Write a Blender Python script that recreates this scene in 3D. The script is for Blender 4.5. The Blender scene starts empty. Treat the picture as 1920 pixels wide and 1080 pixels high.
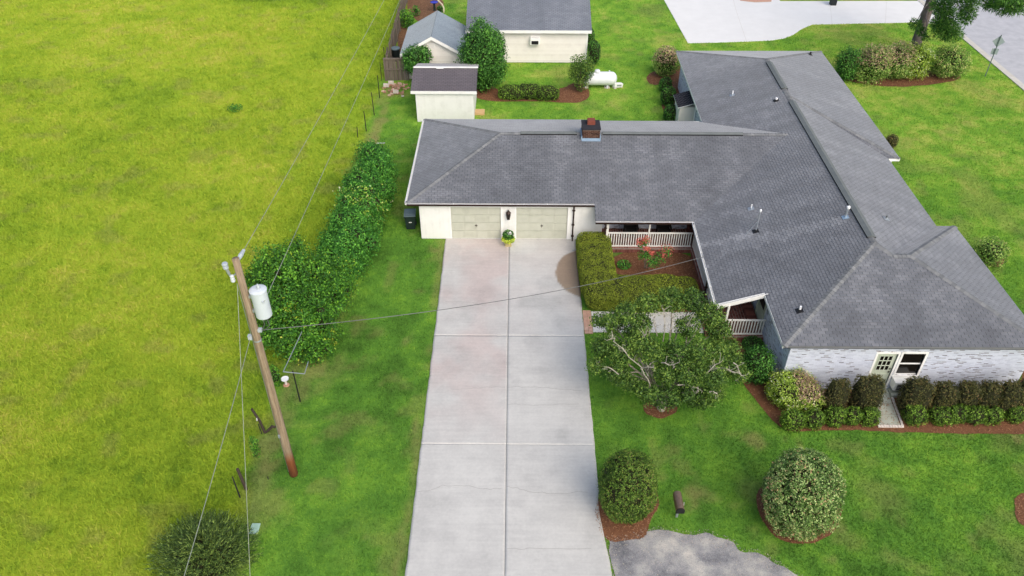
import bpy, bmesh, math, random
import numpy as np
from mathutils import Vector, Matrix

# ------------------------------------------------------------------ camera, sky, sun, exposure
SC = bpy.context.scene
COL = SC.collection
FPX = 1463.8                       # focal length in pixels of a 1920 px wide frame
PITCH = math.radians(38.585)
YAW = math.radians(-0.548)
CAMH = 24.8
cam_d = bpy.data.cameras.new('camera'); cam = bpy.data.objects.new('camera', cam_d); COL.objects.link(cam)
cam.location = (0, 0, CAMH)
cam.rotation_euler = (math.pi/2 - PITCH, 0, -YAW)
cam_d.sensor_width = 36.0; cam_d.lens = FPX*36/1920
cam_d.clip_start = 0.5; cam_d.clip_end = 3000
SC.camera = cam

SUN_EL, SUN_AZ = math.radians(44), math.radians(150)     # azimuth from +Y (north) towards +X
w = bpy.data.worlds.new('World'); SC.world = w; w.use_nodes = True
wn = w.node_tree.nodes; wl = w.node_tree.links
sky = wn.new('ShaderNodeTexSky'); sky.sky_type = 'NISHITA'; sky.sun_disc = False
sky.sun_elevation = SUN_EL; sky.sun_rotation = SUN_AZ
sky.air_density = 1.0; sky.dust_density = 4.0; sky.ozone_density = 0.6
wn['Background'].inputs['Strength'].default_value = 0.15
wl.new(sky.outputs['Color'], wn['Background'].inputs['Color'])
sl = bpy.data.lights.new('sun', 'SUN'); sun = bpy.data.objects.new('sun', sl); COL.objects.link(sun)
sl.energy = 1.5; sl.angle = math.radians(70); sl.color = (1.0, 0.975, 0.94)
sd = Vector((math.sin(SUN_AZ)*math.cos(SUN_EL), math.cos(SUN_AZ)*math.cos(SUN_EL), math.sin(SUN_EL)))
sun.rotation_euler = sd.to_track_quat('Z', 'Y').to_euler(); sun.location = (20, 30, 60)
SC.view_settings.view_transform = 'Standard'; SC.view_settings.look = 'None'
SC.view_settings.exposure = 0.3; SC.view_settings.gamma = 1.0
SC.view_settings.use_curve_mapping = False
SC.render.engine = 'CYCLES'
SC.cycles.use_denoising = True
SC.cycles.max_bounces = 6; SC.cycles.transparent_max_bounces = 6

# ------------------------------------------------------------------ pixel -> world helpers (positions come from the ground plane)
_f = np.array([math.sin(YAW)*math.cos(PITCH), math.cos(YAW)*math.cos(PITCH), -math.sin(PITCH)])
_r = np.array([math.cos(YAW), -math.sin(YAW), 0.0]); _d = np.cross(_f, _r)
def P(x, y, z=0.0):
    v = _r*(x-960)/FPX + _d*(y-540)/FPX + _f
    t = (z-CAMH)/v[2]
    return Vector((t*v[0], t*v[1], z))
def depth(p): return float((np.array(p)-[0, 0, CAMH]) @ _f)
def G(*pts): return [P(x, y).to_2d() for x, y in pts]

rng = np.random.default_rng(11)
random.seed(5)

# ------------------------------------------------------------------ numpy value noise
def _h(i, j, seed):
    n = (i*374761393 + j*668265263 + seed*1442695041) & 0xffffffff
    n = ((n ^ (n >> 13))*1274126177) & 0xffffffff
    return ((n ^ (n >> 16)) & 0xffff)/65535.0
def vn(x, y, s, seed=0):
    x = np.asarray(x, float)/s; y = np.asarray(y, float)/s
    i = np.floor(x).astype(np.int64); j = np.floor(y).astype(np.int64)
    fx = x-i; fy = y-j; fx = fx*fx*(3-2*fx); fy = fy*fy*(3-2*fy)
    a = _h(i, j, seed); b = _h(i+1, j, seed); c = _h(i, j+1, seed); d = _h(i+1, j+1, seed)
    return (a*(1-fx)+b*fx)*(1-fy) + (c*(1-fx)+d*fx)*fy
def fbm(x, y, s, seed=0, oct=4):
    t = 0; a = 0.5; n = 0
    for k in range(oct):
        t = t + a*vn(x, y, s/2**k, seed+k*17); n += a; a *= 0.5
    return t/n
def inpoly(x, y, poly):
    x = np.asarray(x); y = np.asarray(y); c = np.zeros(x.shape, bool); n = len(poly)
    for k in range(n):
        x1, y1 = poly[k][0], poly[k][1]; x2, y2 = poly[(k+1) % n][0], poly[(k+1) % n][1]
        if y1 == y2: continue
        m = ((y1 > y) != (y2 > y)) & (x < (x2-x1)*(y-y1)/(y2-y1)+x1)
        c ^= m
    return c
def sstep(a, b, x):
    t = np.clip((x-a)/(b-a), 0, 1); return t*t*(3-2*t)

# ------------------------------------------------------------------ objects, tags, mesh builders
def tag(o, label=None, cat=None, group=None, kind=None):
    if label: o['label'] = label
    if cat: o['category'] = cat
    if group: o['group'] = group
    if kind: o['kind'] = kind
    return o
def thing(name, label, cat, loc=(0, 0, 0), rz=0.0, group=None):
    o = bpy.data.objects.new(name, None); COL.objects.link(o)
    o.location = loc; o.rotation_euler = (0, 0, rz); o.empty_display_size = 0.2
    return tag(o, label, cat, group)
def link(name, me, parent=None, loc=None):
    o = bpy.data.objects.new(name, me); COL.objects.link(o)
    if parent: o.parent = parent
    if loc is not None: o.location = loc
    return o
def copy_tree(o, parent=None):
    c = o.copy(); COL.objects.link(c); c.parent = parent
    for ch in list(o.children): copy_tree(ch, c)
    return c

class MB:
    """collects faces; each face has a random tint value used by the materials"""
    def __init__(s): s.v = []; s.f = []; s.r = []
    def face(s, pts, r=0.5):
        n = len(s.v); s.v += [tuple(p) for p in pts]; s.f.append(tuple(range(n, n+len(pts)))); s.r.append(r)
    def box(s, c, d, r=0.5, rot=None, skip=()):
        x, y, z = d[0]/2, d[1]/2, d[2]/2
        q = [Vector((a*x, b*y, e*z)) for a in (-1, 1) for b in (-1, 1) for e in (-1, 1)]
        if rot is not None: q = [rot @ p for p in q]
        q = [p+Vector(c) for p in q]; n = len(s.v); s.v += [tuple(p) for p in q]
        for k, f in enumerate(((0, 1, 3, 2), (4, 6, 7, 5), (0, 4, 5, 1), (2, 3, 7, 6), (0, 2, 6, 4), (1, 5, 7, 3))):
            if k in skip: continue
            s.f.append(tuple(n+i for i in f)); s.r.append(r)
        return s
    def b2(s, x0, x1, y0, y1, z0, z1, r=0.5, skip=()):
        return s.box(((x0+x1)/2, (y0+y1)/2, (z0+z1)/2), (x1-x0, y1-y0, z1-z0), r, None, skip)
    def prism(s, poly, z0, z1, r=0.5):
        """poly: list of 2d points counter-clockwise or not"""
        n = len(poly); b = len(s.v)
        s.v += [(p[0], p[1], z0) for p in poly]+[(p[0], p[1], z1) for p in poly]
        s.f.append(tuple(range(b+n, b+2*n))); s.f.append(tuple(range(b+n-1, b-1, -1))); s.r += [r, r]
        for k in range(n):
            s.f.append((b+k, b+(k+1) % n, b+n+(k+1) % n, b+n+k)); s.r.append(r)
        return s
    def slab(s, pts, th, r=0.5):
        """planar polygon pts (3d), thickened downwards by th"""
        n = len(pts); b = len(s.v)
        s.v += [tuple(p) for p in pts]+[(p[0], p[1], p[2]-th) for p in pts]
        s.f.append(tuple(range(b, b+n))); s.f.append(tuple(range(b+2*n-1, b+n-1, -1))); s.r += [r, r]
        for k in range(n):
            s.f.append((b+k, b+n+k, b+n+(k+1) % n, b+(k+1) % n)); s.r.append(r)
        return s
    def tube(s, pts, rad, seg=8, r=0.5, caps=True):
        pts = [Vector(p) for p in pts]; m = len(pts)
        if not hasattr(rad, '__len__'): rad = [rad]*m
        b = len(s.v); up = Vector((0.13, 0.27, 0.95))
        for k, p in enumerate(pts):
            t = (pts[min(k+1, m-1)]-pts[max(k-1, 0)]).normalized()
            a = t.cross(up)
            if a.length < 0.05: a = t.cross(Vector((1, 0, 0)))
            a.normalize(); c = t.cross(a)
            for j in range(seg):
                th = 2*math.pi*j/seg
                s.v.append(tuple(p+(a*math.cos(th)+c*math.sin(th))*rad[k]))
        for k in range(m-1):
            for j in range(seg):
                s.f.append((b+k*seg+j, b+k*seg+(j+1) % seg, b+(k+1)*seg+(j+1) % seg, b+(k+1)*seg+j)); s.r.append(r)
        if caps:
            s.f.append(tuple(b+j for j in range(seg-1, -1, -1))); s.r.append(r)
            s.f.append(tuple(b+(m-1)*seg+j for j in range(seg))); s.r.append(r)
        return s
    def lathe(s, prof, c=(0, 0, 0), seg=20, r=0.5, axis='z'):
        b = len(s.v)
        for (rad, z) in prof:
            for j in range(seg):
                th = 2*math.pi*j/seg
                if axis == 'z': q = (c[0]+rad*math.cos(th), c[1]+rad*math.sin(th), c[2]+z)
                else: q = (c[0]+z, c[1]+rad*math.cos(th), c[2]+rad*math.sin(th))
                s.v.append(q)
        for k in range(len(prof)-1):
            for j in range(seg):
                s.f.append((b+k*seg+j, b+k*seg+(j+1) % seg, b+(k+1)*seg+(j+1) % seg, b+(k+1)*seg+j)); s.r.append(r)
        s.f.append(tuple(b+j for j in range(seg-1, -1, -1))); s.r.append(r)
        s.f.append(tuple(b+(len(prof)-1)*seg+j for j in range(seg))); s.r.append(r)
        return s
    def mesh(s, name, mat, smooth=False, bevel=0):
        me = bpy.data.meshes.new(name); me.from_pydata(s.v, [], s.f); me.update()
        if bevel == 0:
            at = me.attributes.new('rnd', 'FLOAT', 'FACE'); at.data.foreach_set('value', np.array(s.r, np.float32))
        bm = bmesh.new(); bm.from_mesh(me)
        bmesh.ops.recalc_face_normals(bm, faces=bm.faces)
        if bevel:
            bmesh.ops.bevel(bm, geom=bm.edges[:], offset=bevel, segments=2, affect='EDGES', profile=0.6, clamp_overlap=True)
        bm.to_mesh(me); bm.free()
        if smooth:
            me.polygons.foreach_set('use_smooth', np.ones(len(me.polygons), bool))
        me.materials.append(mat); return me
    def build(s, name, mat, parent=None, smooth=False, kind=None, bevel=0, loc=None):
        o = link(name, s.mesh(name, mat, smooth, bevel), parent, loc)
        if kind: o['kind'] = kind
        return o

def np_mesh(name, V, F, mat, attrs=None, dom='FACE', smooth=False):
    """V (n,3), F (m,k) arrays"""
    me = bpy.data.meshes.new(name); k = F.shape[1]
    me.vertices.add(len(V)); me.vertices.foreach_set('co', np.ascontiguousarray(V, np.float32).ravel())
    me.loops.add(F.size); me.loops.foreach_set('vertex_index', F.ravel().astype(np.int32))
    me.polygons.add(len(F)); me.polygons.foreach_set('loop_start', np.arange(0, F.size, k, dtype=np.int32))
    me.polygons.foreach_set('loop_total', np.full(len(F), k, np.int32))
    for n, a in (attrs or {}).items():
        at = me.attributes.new(n, 'FLOAT', dom); at.data.foreach_set('value', np.ascontiguousarray(a, np.float32))
    me.update(calc_edges=True)
    if smooth: me.polygons.foreach_set('use_smooth', np.ones(len(F), bool))
    me.materials.append(mat); return me

# ------------------------------------------------------------------ materials
def S(r, g, b):
    f = lambda c: (c/255/12.92) if c <= 10 else (((c/255)+0.055)/1.055)**2.4
    return (f(r), f(g), f(b), 1.0)
def newmat(name):
    m = bpy.data.materials.new(name); m.use_nodes = True
    nt = m.node_tree; return m, nt, nt.nodes, nt.links, nt.nodes['Principled BSDF']
def ramp(n, cols, stops=None):
    r = n.new('ShaderNodeValToRGB'); e = r.color_ramp.elements
    stops = stops or [i/(len(cols)-1) for i in range(len(cols))]
    while len(e) < len(cols): e.new(0.5)
    for k, c in enumerate(cols): e[k].position = stops[k]; e[k].color = c
    return r
def noise(n, l, scale, detail=4, rough=0.6, vec=None, stretch=None):
    t = n.new('ShaderNodeTexNoise'); t.inputs['Scale'].default_value = scale
    t.inputs['Detail'].default_value = detail; t.inputs['Roughness'].default_value = rough
    if vec is None: vec = n.new('ShaderNodeNewGeometry').outputs['Position']
    if stretch:
        mp = n.new('ShaderNodeMapping'); mp.inputs['Scale'].default_value = stretch
        l.new(vec, mp.inputs['Vector']); vec = mp.outputs['Vector']
    l.new(vec, t.inputs['Vector']); return t
def attr(n, name):
    a = n.new('ShaderNodeAttribute'); a.attribute_name = name; return a
def mth(n, l, op, a, b):
    m = n.new('ShaderNodeMath'); m.operation = op
    for k, v in enumerate((a, b)):
        if isinstance(v, (int, float)): m.inputs[k].default_value = v
        else: l.new(v, m.inputs[k])
    return m.outputs[0]
def mixc(n, l, fac, a, b, mode='MIX'):
    m = n.new('ShaderNodeMix'); m.data_type = 'RGBA'; m.blend_type = mode
    if isinstance(fac, (int, float)): m.inputs['Factor'].default_value = fac
    else: l.new(fac, m.inputs['Factor'])
    for k, v in (('A', a), ('B', b)):
        s = [i for i in m.inputs if i.name == k and i.type == 'RGBA'][0]
        if isinstance(v, tuple): s.default_value = v
        else: l.new(v, s)
    return [o for o in m.outputs if o.type == 'RGBA'][0]
def bump(n, l, bs, h, strength=0.4, dist=0.02):
    b = n.new('ShaderNodeBump'); b.inputs['Strength'].default_value = strength; b.inputs['Distance'].default_value = dist
    l.new(h, b.inputs['Height']); l.new(b.outputs['Normal'], bs.inputs['Normal'])

def simple(name, cols, scale=6, rough=0.7, bmp=0.0, rnd=0.0, metal=0.0, stretch=None, spec=0.3, grime=0.0, bscale=None, sheen=0.0):
    """colour ramp over world-space noise, shifted by each piece's own random tint"""
    m, nt, n, l, bs = newmat(name)
    t = noise(n, l, scale, 6, 0.65, stretch=stretch)
    fac = t.outputs['Fac']
    fac = mth(n, l, 'ADD', mth(n, l, 'MULTIPLY', mth(n, l, 'SUBTRACT', fac, 0.5), 1.6), 0.5)
    if rnd:
        a = attr(n, 'rnd')
        fac = mth(n, l, 'ADD', mth(n, l, 'MULTIPLY', fac, 1-rnd), mth(n, l, 'MULTIPLY', a.outputs['Fac'], rnd))
    r = ramp(n, cols); l.new(fac, r.inputs['Fac']); c = r.outputs['Color']
    if grime:
        t2 = noise(n, l, 0.9, 8, 0.7); r2 = ramp(n, [(1-grime,)*3+(1,), (1, 1, 1, 1)], [0.35, 0.62]); l.new(t2.outputs['Fac'], r2.inputs['Fac'])
        c = mixc(n, l, 1.0, c, r2.outputs['Color'], 'MULTIPLY')
    l.new(c, bs.inputs['Base Color'])
    bs.inputs['Roughness'].default_value = rough; bs.inputs['Metallic'].default_value = metal
    bs.inputs['Specular IOR Level'].default_value = spec
    if sheen:
        bs.inputs['Sheen Weight'].default_value = sheen; bs.inputs['Sheen Roughness'].default_value = 0.45
    if bmp:
        tb = noise(n, l, bscale or scale*6, 5, 0.7); bump(n, l, bs, tb.outputs['Fac'], bmp)
    return m

LEAFGAIN = 2.3
def leafmat(name, dark, mid, light, extra=None, trans=0.25):
    m, nt, n, l, bs = newmat(name)
    up = lambda c: tuple(min(0.75, v*LEAFGAIN+0.004) for v in c[:3])+(1.0,)
    dark, mid, light = up(dark), up(mid), up(light); extra = up(extra) if extra else None
    a = attr(n, 'rnd'); t = noise(n, l, 1.6, 4, 0.6)
    fac = mth(n, l, 'ADD', mth(n, l, 'MULTIPLY', a.outputs['Fac'], 0.7), mth(n, l, 'MULTIPLY', t.outputs['Fac'], 0.3))
    cols = [dark, mid, light]; st = [0.12, 0.5, 0.85]
    if extra: cols.append(extra); st = [0.12, 0.45, 0.72, 0.9]
    r = ramp(n, cols, st); l.new(fac, r.inputs['Fac'])
    l.new(r.outputs['Color'], bs.inputs['Base Color']); bs.inputs['Roughness'].default_value = 0.55
    bs.inputs['Specular IOR Level'].default_value = 0.25
    tr = n.new('ShaderNodeBsdfTranslucent'); l.new(r.outputs['Color'], tr.inputs['Color'])
    mx = n.new('ShaderNodeMixShader'); mx.inputs[0].default_value = trans
    l.new(bs.outputs[0], mx.inputs[1]); l.new(tr.outputs[0], mx.inputs[2])
    l.new(mx.outputs[0], n['Material Output'].inputs['Surface'])
    return m

def groundmat():
    """tone: thin/dark to yellow; field: rough pasture against mown lawn; bare: soil and dry thatch"""
    m, nt, n, l, bs = newmat('grass ground')
    tone = attr(n, 'tone').outputs['Fac']; fld = attr(n, 'field').outputs['Fac']; bare = attr(n, 'bare').outputs['Fac']
    rn = attr(n, 'rnd').outputs['Fac']
    t1 = noise(n, l, 3.2, 8, 0.75); t2 = noise(n, l, 22, 6, 0.8)
    v = mth(n, l, 'ADD', mth(n, l, 'MULTIPLY', mth(n, l, 'SUBTRACT', t1.outputs['Fac'], 0.5), 0.7), mth(n, l, 'MULTIPLY', mth(n, l, 'SUBTRACT', t2.outputs['Fac'], 0.5), 0.5))
    v = mth(n, l, 'ADD', v, mth(n, l, 'MULTIPLY', mth(n, l, 'SUBTRACT', rn, 0.5), 0.5))
    fac = mth(n, l, 'ADD', tone, v)
    rl = ramp(n, [S(60, 92, 36), S(92, 138, 52), S(124, 168, 58), S(164, 178, 84)], [0.0, 0.4, 0.75, 1.0])
    rf = ramp(n, [S(104, 136, 40), S(141, 168, 48), S(162, 180, 56), S(182, 180, 82)], [0.0, 0.38, 0.74, 1.0])
    l.new(fac, rl.inputs['Fac']); l.new(fac, rf.inputs['Fac'])
    c = mixc(n, l, fld, rl.outputs['Color'], rf.outputs['Color'])
    rb = ramp(n, [S(104, 96, 58), S(146, 134, 88), S(176, 164, 116)]); l.new(mth(n, l, 'ADD', v, 0.5), rb.inputs['Fac'])
    bf = mth(n, l, 'MULTIPLY', bare, 1.0)
    c = mixc(n, l, bf, c, rb.outputs['Color'])
    l.new(c, bs.inputs['Base Color']); bs.inputs['Roughness'].default_value = 0.95; bs.inputs['Specular IOR Level'].default_value = 0.05
    bump(n, l, bs, t2.outputs['Fac'], 0.8, 0.05)
    return m

M = {}
M['ground'] = groundmat()
WH = [S(222, 220, 210), S(238, 236, 228), S(246, 245, 240)]
M['white'] = simple('white painted wood', WH, 3, 0.55, 0.05, 0.35, grime=0.07)
M['siding'] = simple('white vertical siding', [S(222, 222, 216), S(236, 236, 231), S(241, 241, 237)], 2.2, 0.6, 0.05, 0.2, grime=0.05)
M['cream'] = simple('cream lap siding', [S(214, 209, 202), S(228, 224, 216), S(234, 231, 225)], 2.0, 0.6, 0.04, 0.4, grime=0.05)
M['trim'] = simple('white trim', [S(236, 235, 230), S(246, 246, 243)], 4, 0.5, grime=0.08)
M['sage'] = simple('sage green garage door paint', [S(174, 176, 160), S(190, 192, 176), S(198, 199, 185)], 2.5, 0.5, 0.03, 0.3, grime=0.05)
M['brown'] = simple('dark brown metal', [S(46, 34, 30), S(62, 46, 40)], 8, 0.45, 0.02, metal=0.2)
M['black'] = simple('black painted metal', [S(24, 24, 26), S(40, 40, 42)], 10, 0.45, 0.02, 0.3)
M['wicker'] = simple('black wicker', [S(18, 17, 17), S(44, 42, 40)], 60, 0.7, 0.4, 0.3)
M['shingle'] = simple('grey asphalt shingle', [S(70, 73, 79), S(102, 105, 111), S(146, 148, 152)], 1.6, 0.8, 0.25, 0.6, spec=0.4, sheen=0.7, grime=0.22, bscale=60)
M['shingle_blue'] = simple('blue grey shingle', [S(86, 100, 112), S(112, 128, 140), S(136, 150, 160)], 1.6, 0.8, 0.25, 0.6, spec=0.4, sheen=0.7, bscale=60)
M['shingle_dark'] = simple('charcoal brown shingle', [S(62, 56, 62), S(80, 72, 78), S(98, 90, 94)], 1.6, 0.8, 0.25, 0.6, spec=0.4, sheen=0.7, bscale=60)
M['shingle_slate'] = simple('slate shingle', [S(78, 84, 94), S(102, 108, 118), S(132, 137, 145)], 1.6, 0.8, 0.25, 0.6, spec=0.4, sheen=0.7, bscale=60)
M['ridgecap'] = simple('grey ridge cap shingle', [S(96, 99, 101), S(120, 122, 123), S(142, 143, 143)], 3, 0.93, 0.25, 0.5, spec=0.2)
M['deck'] = simple('dark roof felt', [S(38, 38, 42), S(54, 54, 60)], 4, 0.95)
M['vent'] = simple('grey plastic ridge vent', [S(96, 102, 102), S(118, 123, 122)], 3, 0.7, grime=0.1)
M['darkvent'] = simple('vent shadow slot', [S(18, 18, 20), S(28, 28, 30)], 5, 0.8)
M['pipe'] = simple('white pvc', [S(226, 228, 230), S(240, 241, 243)], 5, 0.45)
M['galv'] = simple('galvanised metal', [S(150, 158, 164), S(186, 192, 198)], 9, 0.4, 0.02, metal=0.5)
M['lead'] = simple('pale blue flashing', [S(120, 148, 172), S(170, 188, 204)], 5, 0.45, metal=0.3)
M['redbrick'] = simple('dark red brick', [S(50, 36, 30), S(82, 58, 48), S(116, 90, 76)], 7, 0.9, 0.3, 0.75, bscale=40)
M['porchbrick'] = simple('porch floor brick', [S(88, 52, 46), S(122, 74, 64), S(150, 98, 86)], 5, 0.85, 0.3, 0.7, bscale=40)
M['mortar'] = simple('grey mortar', [S(126, 112, 102), S(168, 154, 144)], 9, 0.95, 0.2)
M['terracotta'] = simple('terracotta flue', [S(108, 56, 46), S(136, 76, 62)], 8, 0.8, 0.1)
M['stepbrick'] = simple('salmon brick', [S(168, 126, 106), S(196, 156, 134), S(212, 178, 158)], 6, 0.9, 0.2, 0.6)
M['glass'] = simple('dark window glass', [S(16, 15, 14), S(34, 30, 26)], 2, 0.12, spec=0.5)
M['door'] = simple('pale green door paint', [S(176, 184, 166), S(190, 198, 180)], 3, 0.45, 0.02)
M['limb'] = simple('pale grey bark', [S(112, 106, 92), S(150, 144, 128), S(186, 181, 168)], 9, 0.9, 0.3)
M['bleached'] = simple('bleached dead twigs', [S(128, 122, 108), S(170, 164, 150), S(196, 191, 178)], 9, 0.9, 0.2)
M['bark'] = simple('brown bark', [S(58, 46, 38), S(92, 76, 64), S(120, 104, 92)], 9, 0.95, 0.6, stretch=(1, 1, 0.25))
M['pinebark'] = simple('grey pine bark', [S(74, 66, 62), S(104, 95, 92), S(136, 126, 122)], 8, 0.95, 0.8, stretch=(1, 1, 0.3))
M['twigs'] = simple('foliage shade core', [S(30, 32, 16), S(46, 46, 24)], 12, 0.95, 0.3)  # solid core colour: shade between the leaves put in as near-black green
M['fencewood'] = simple('weathered fence wood', [S(78, 68, 60), S(112, 102, 92), S(142, 132, 122)], 6, 0.95, 0.4, 0.6, stretch=(1, 1, 0.15))
M['darkpost'] = simple('dark weathered post', [S(48, 42, 36), S(82, 72, 62)], 9, 0.95, 0.4, 0.4)
M['tpost'] = simple('dark steel post', [S(30, 32, 30), S(52, 52, 48)], 9, 0.7)
M['tan'] = simple('tan plank', [S(188, 154, 108), S(208, 176, 130)], 6, 0.85, 0.1)
M['binlid'] = simple('blue grey plastic lid', [S(88, 106, 112), S(116, 132, 138)], 6, 0.5, 0.02)
M['bin'] = simple('dark green plastic', [S(28, 42, 40), S(44, 58, 54)], 5, 0.5, 0.02)
M['binblack'] = simple('black plastic', [S(22, 26, 28), S(36, 42, 44)], 5, 0.5)
M['tank'] = simple('white tank paint', [S(216, 220, 222), S(234, 237, 239)], 2, 0.4, grime=0.06)
M['transformer'] = simple('pale grey enamel', [S(190, 198, 206), S(212, 219, 225)], 2, 0.45, grime=0.05)
M['porcelain'] = simple('grey porcelain', [S(150, 160, 168), S(192, 200, 206)], 5, 0.3)
M['wire'] = simple('bare aluminium wire', [S(140, 146, 132), S(170, 175, 162)], 2, 0.5, metal=0.3)
M['cable'] = simple('weathered grey black cable', [S(70, 72, 72), S(128, 130, 128)], 0.6, 0.6)
M['copperbox'] = simple('copper brown mailbox paint', [S(112, 92, 76), S(150, 128, 112)], 9, 0.35, metal=0.5)
M['blue'] = simple('cobalt blue glaze', [S(36, 40, 150), S(70, 74, 190)], 6, 0.25)
M['limestone'] = simple('pale edging stone', [S(206, 192, 158), S(224, 212, 182)], 7, 0.9, 0.2)
M['pot'] = simple('tan clay pot', [S(176, 160, 112), S(196, 182, 134)], 7, 0.8)
M['block'] = simple('concrete block', [S(196, 184, 172), S(226, 218, 210)], 7, 0.95, 0.2, 0.5)
M['rubble'] = simple('broken brick', [S(148, 106, 86), S(184, 142, 120), S(214, 190, 172)], 7, 0.95, 0.3, 0.75)
def asphaltmat():
    m, nt, n, l, bs = newmat('worn asphalt')
    a = noise(n, l, 0.9, 6, 0.6); c = noise(n, l, 34, 3, 0.8)
    f = mth(n, l, 'ADD', mth(n, l, 'MULTIPLY', mth(n, l, 'SUBTRACT', a.outputs['Fac'], .5), 2.0), mth(n, l, 'MULTIPLY', c.outputs['Fac'], 1.0))
    r = ramp(n, [S(88, 89, 94), S(140, 140, 142), S(168, 166, 162), S(206, 200, 188)], [0.1, 0.42, 0.65, 1.0]); l.new(f, r.inputs['Fac'])
    l.new(r.outputs['Color'], bs.inputs['Base Color']); bs.inputs['Roughness'].default_value = 0.95; bump(n, l, bs, c.outputs['Fac'], 0.8, 0.03)
    return m
M['asphalt'] = asphaltmat()
M['grit'] = simple('loose grit', [S(110, 110, 112), S(160, 156, 150), S(206, 192, 164)], 5, 0.95, 0, 0.8)
M['road'] = simple('grey road asphalt', [S(158, 159, 164), S(176, 177, 181), S(190, 190, 193)], 1.3, 0.95, 0.3, stretch=(1, 1, 1), bscale=25)
M['kerb'] = simple('concrete kerb', [S(188, 184, 174), S(208, 205, 196)], 2, 0.9, 0.1, grime=0.1)
M['newconcrete'] = simple('bright new concrete', [S(214, 214, 212), S(220, 220, 218), S(226, 226, 224)], 0.7, 0.85, 0.05)
M['walk'] = simple('grey green concrete', [S(150, 154, 140), S(178, 182, 168), S(196, 198, 186)], 2.5, 0.9, 0.1, 0.4, grime=0.1)
M['palewalk'] = simple('pale concrete walk', [S(198, 196, 190), S(216, 214, 208)], 2.5, 0.9, 0.1)
M['mulch'] = simple('pine straw mulch', [S(78, 50, 34), S(116, 78, 54), S(150, 108, 78)], 9, 0.95, 0.9, 0.5, bscale=50)
M['soil'] = simple('garden soil', [S(84, 60, 42), S(116, 88, 64), S(140, 110, 84)], 3, 0.95, 0.6, bscale=30)
M['orange'] = simple('red flower', [S(168, 70, 58), S(196, 104, 88), S(206, 128, 112)], 9, 0.7, 0, 0.7)
M['whitefl'] = simple('white flower', [S(230, 230, 226), S(245, 245, 240)], 9, 0.7)
M['signback'] = simple('sign back aluminium', [S(140, 154, 156), S(158, 170, 172)], 4, 0.5, metal=0.2)
M['signpost'] = simple('green steel post', [S(84, 100, 98), S(108, 122, 118)], 4, 0.6)
M['lid'] = simple('pale green plastic lid', [S(150, 184, 166), S(170, 200, 184)], 6, 0.6, 0.05)

def polemat():
    m, nt, n, l, bs = newmat('weathered utility pole')
    t = noise(n, l, 7, 8, 0.75, stretch=(3, 3, 0.16)); r = ramp(n, [S(92, 78, 64), S(156, 136, 112), S(190, 172, 148)], [0.25, 0.5, 0.75])
    l.new(t.outputs['Fac'], r.inputs['Fac'])
    r2 = ramp(n, [S(112, 56, 28), S(160, 90, 50), S(180, 120, 78)], [0.25, 0.5, 0.75]); l.new(t.outputs['Fac'], r2.inputs['Fac'])
    z = n.new('ShaderNodeSeparateXYZ'); l.new(n.new('ShaderNodeNewGeometry').outputs['Position'], z.inputs[0])
    mr = n.new('ShaderNodeMapRange'); mr.inputs['From Min'].default_value = 0.9; mr.inputs['From Max'].default_value = 1.5
    l.new(z.outputs['Z'], mr.inputs['Value'])
    c = mixc(n, l, mr.outputs['Result'], r2.outputs['Color'], r.outputs['Color'])
    l.new(c, bs.inputs['Base Color']); bs.inputs['Roughness'].default_value = 0.9; bump(n, l, bs, t.outputs['Fac'], 1.0, 0.06)
    return m
M['pole'] = polemat()

def whitebrick(name, seed):
    """limewashed brick: white pieces, with bare dark brick showing where the paint has worn off"""
    m, nt, n, l, bs = newmat(name)
    a = attr(n, 'rnd'); t = noise(n, l, 14, 5, 0.7); t3 = noise(n, l, 0.8, 3, 0.6)
    fac = mth(n, l, 'ADD', mth(n, l, 'MULTIPLY', a.outputs['Fac'], 0.86), mth(n, l, 'MULTIPLY', t.outputs['Fac'], 0.22))
    fac = mth(n, l, 'ADD', fac, mth(n, l, 'MULTIPLY', mth(n, l, 'SUBTRACT', t3.outputs['Fac'], 0.5), 0.22))
    r = ramp(n, [S(186, 192, 206), S(206, 212, 224), S(198, 204, 216), S(96, 88, 88), S(74, 64, 62)], [0.1, 0.6, 0.86, 0.90, 1.0])
    l.new(fac, r.inputs['Fac']); l.new(r.outputs['Color'], bs.inputs['Base Color']); bs.inputs['Roughness'].default_value = 0.85
    tb = noise(n, l, 40, 4, 0.7); bump(n, l, bs, tb.outputs['Fac'], 0.3, 0.01)
    return m
M['whitebrick'] = whitebrick('white painted brick', 1)
def wornmortar():
    m, nt, n, l, bs = newmat('painted mortar joints')
    t = noise(n, l, 3.2, 7, 0.75, stretch=(1, 1, 3.5))
    r = ramp(n, [S(222, 224, 230), S(214, 216, 222), S(120, 112, 110), S(84, 76, 74)], [0.0, 0.50, 0.58, 1.0]); l.new(t.outputs['Fac'], r.inputs['Fac'])
    l.new(r.outputs['Color'], bs.inputs['Base Color']); bs.inputs['Roughness'].default_value = 0.95
    return m
M['wornmortar'] = wornmortar()

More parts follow.
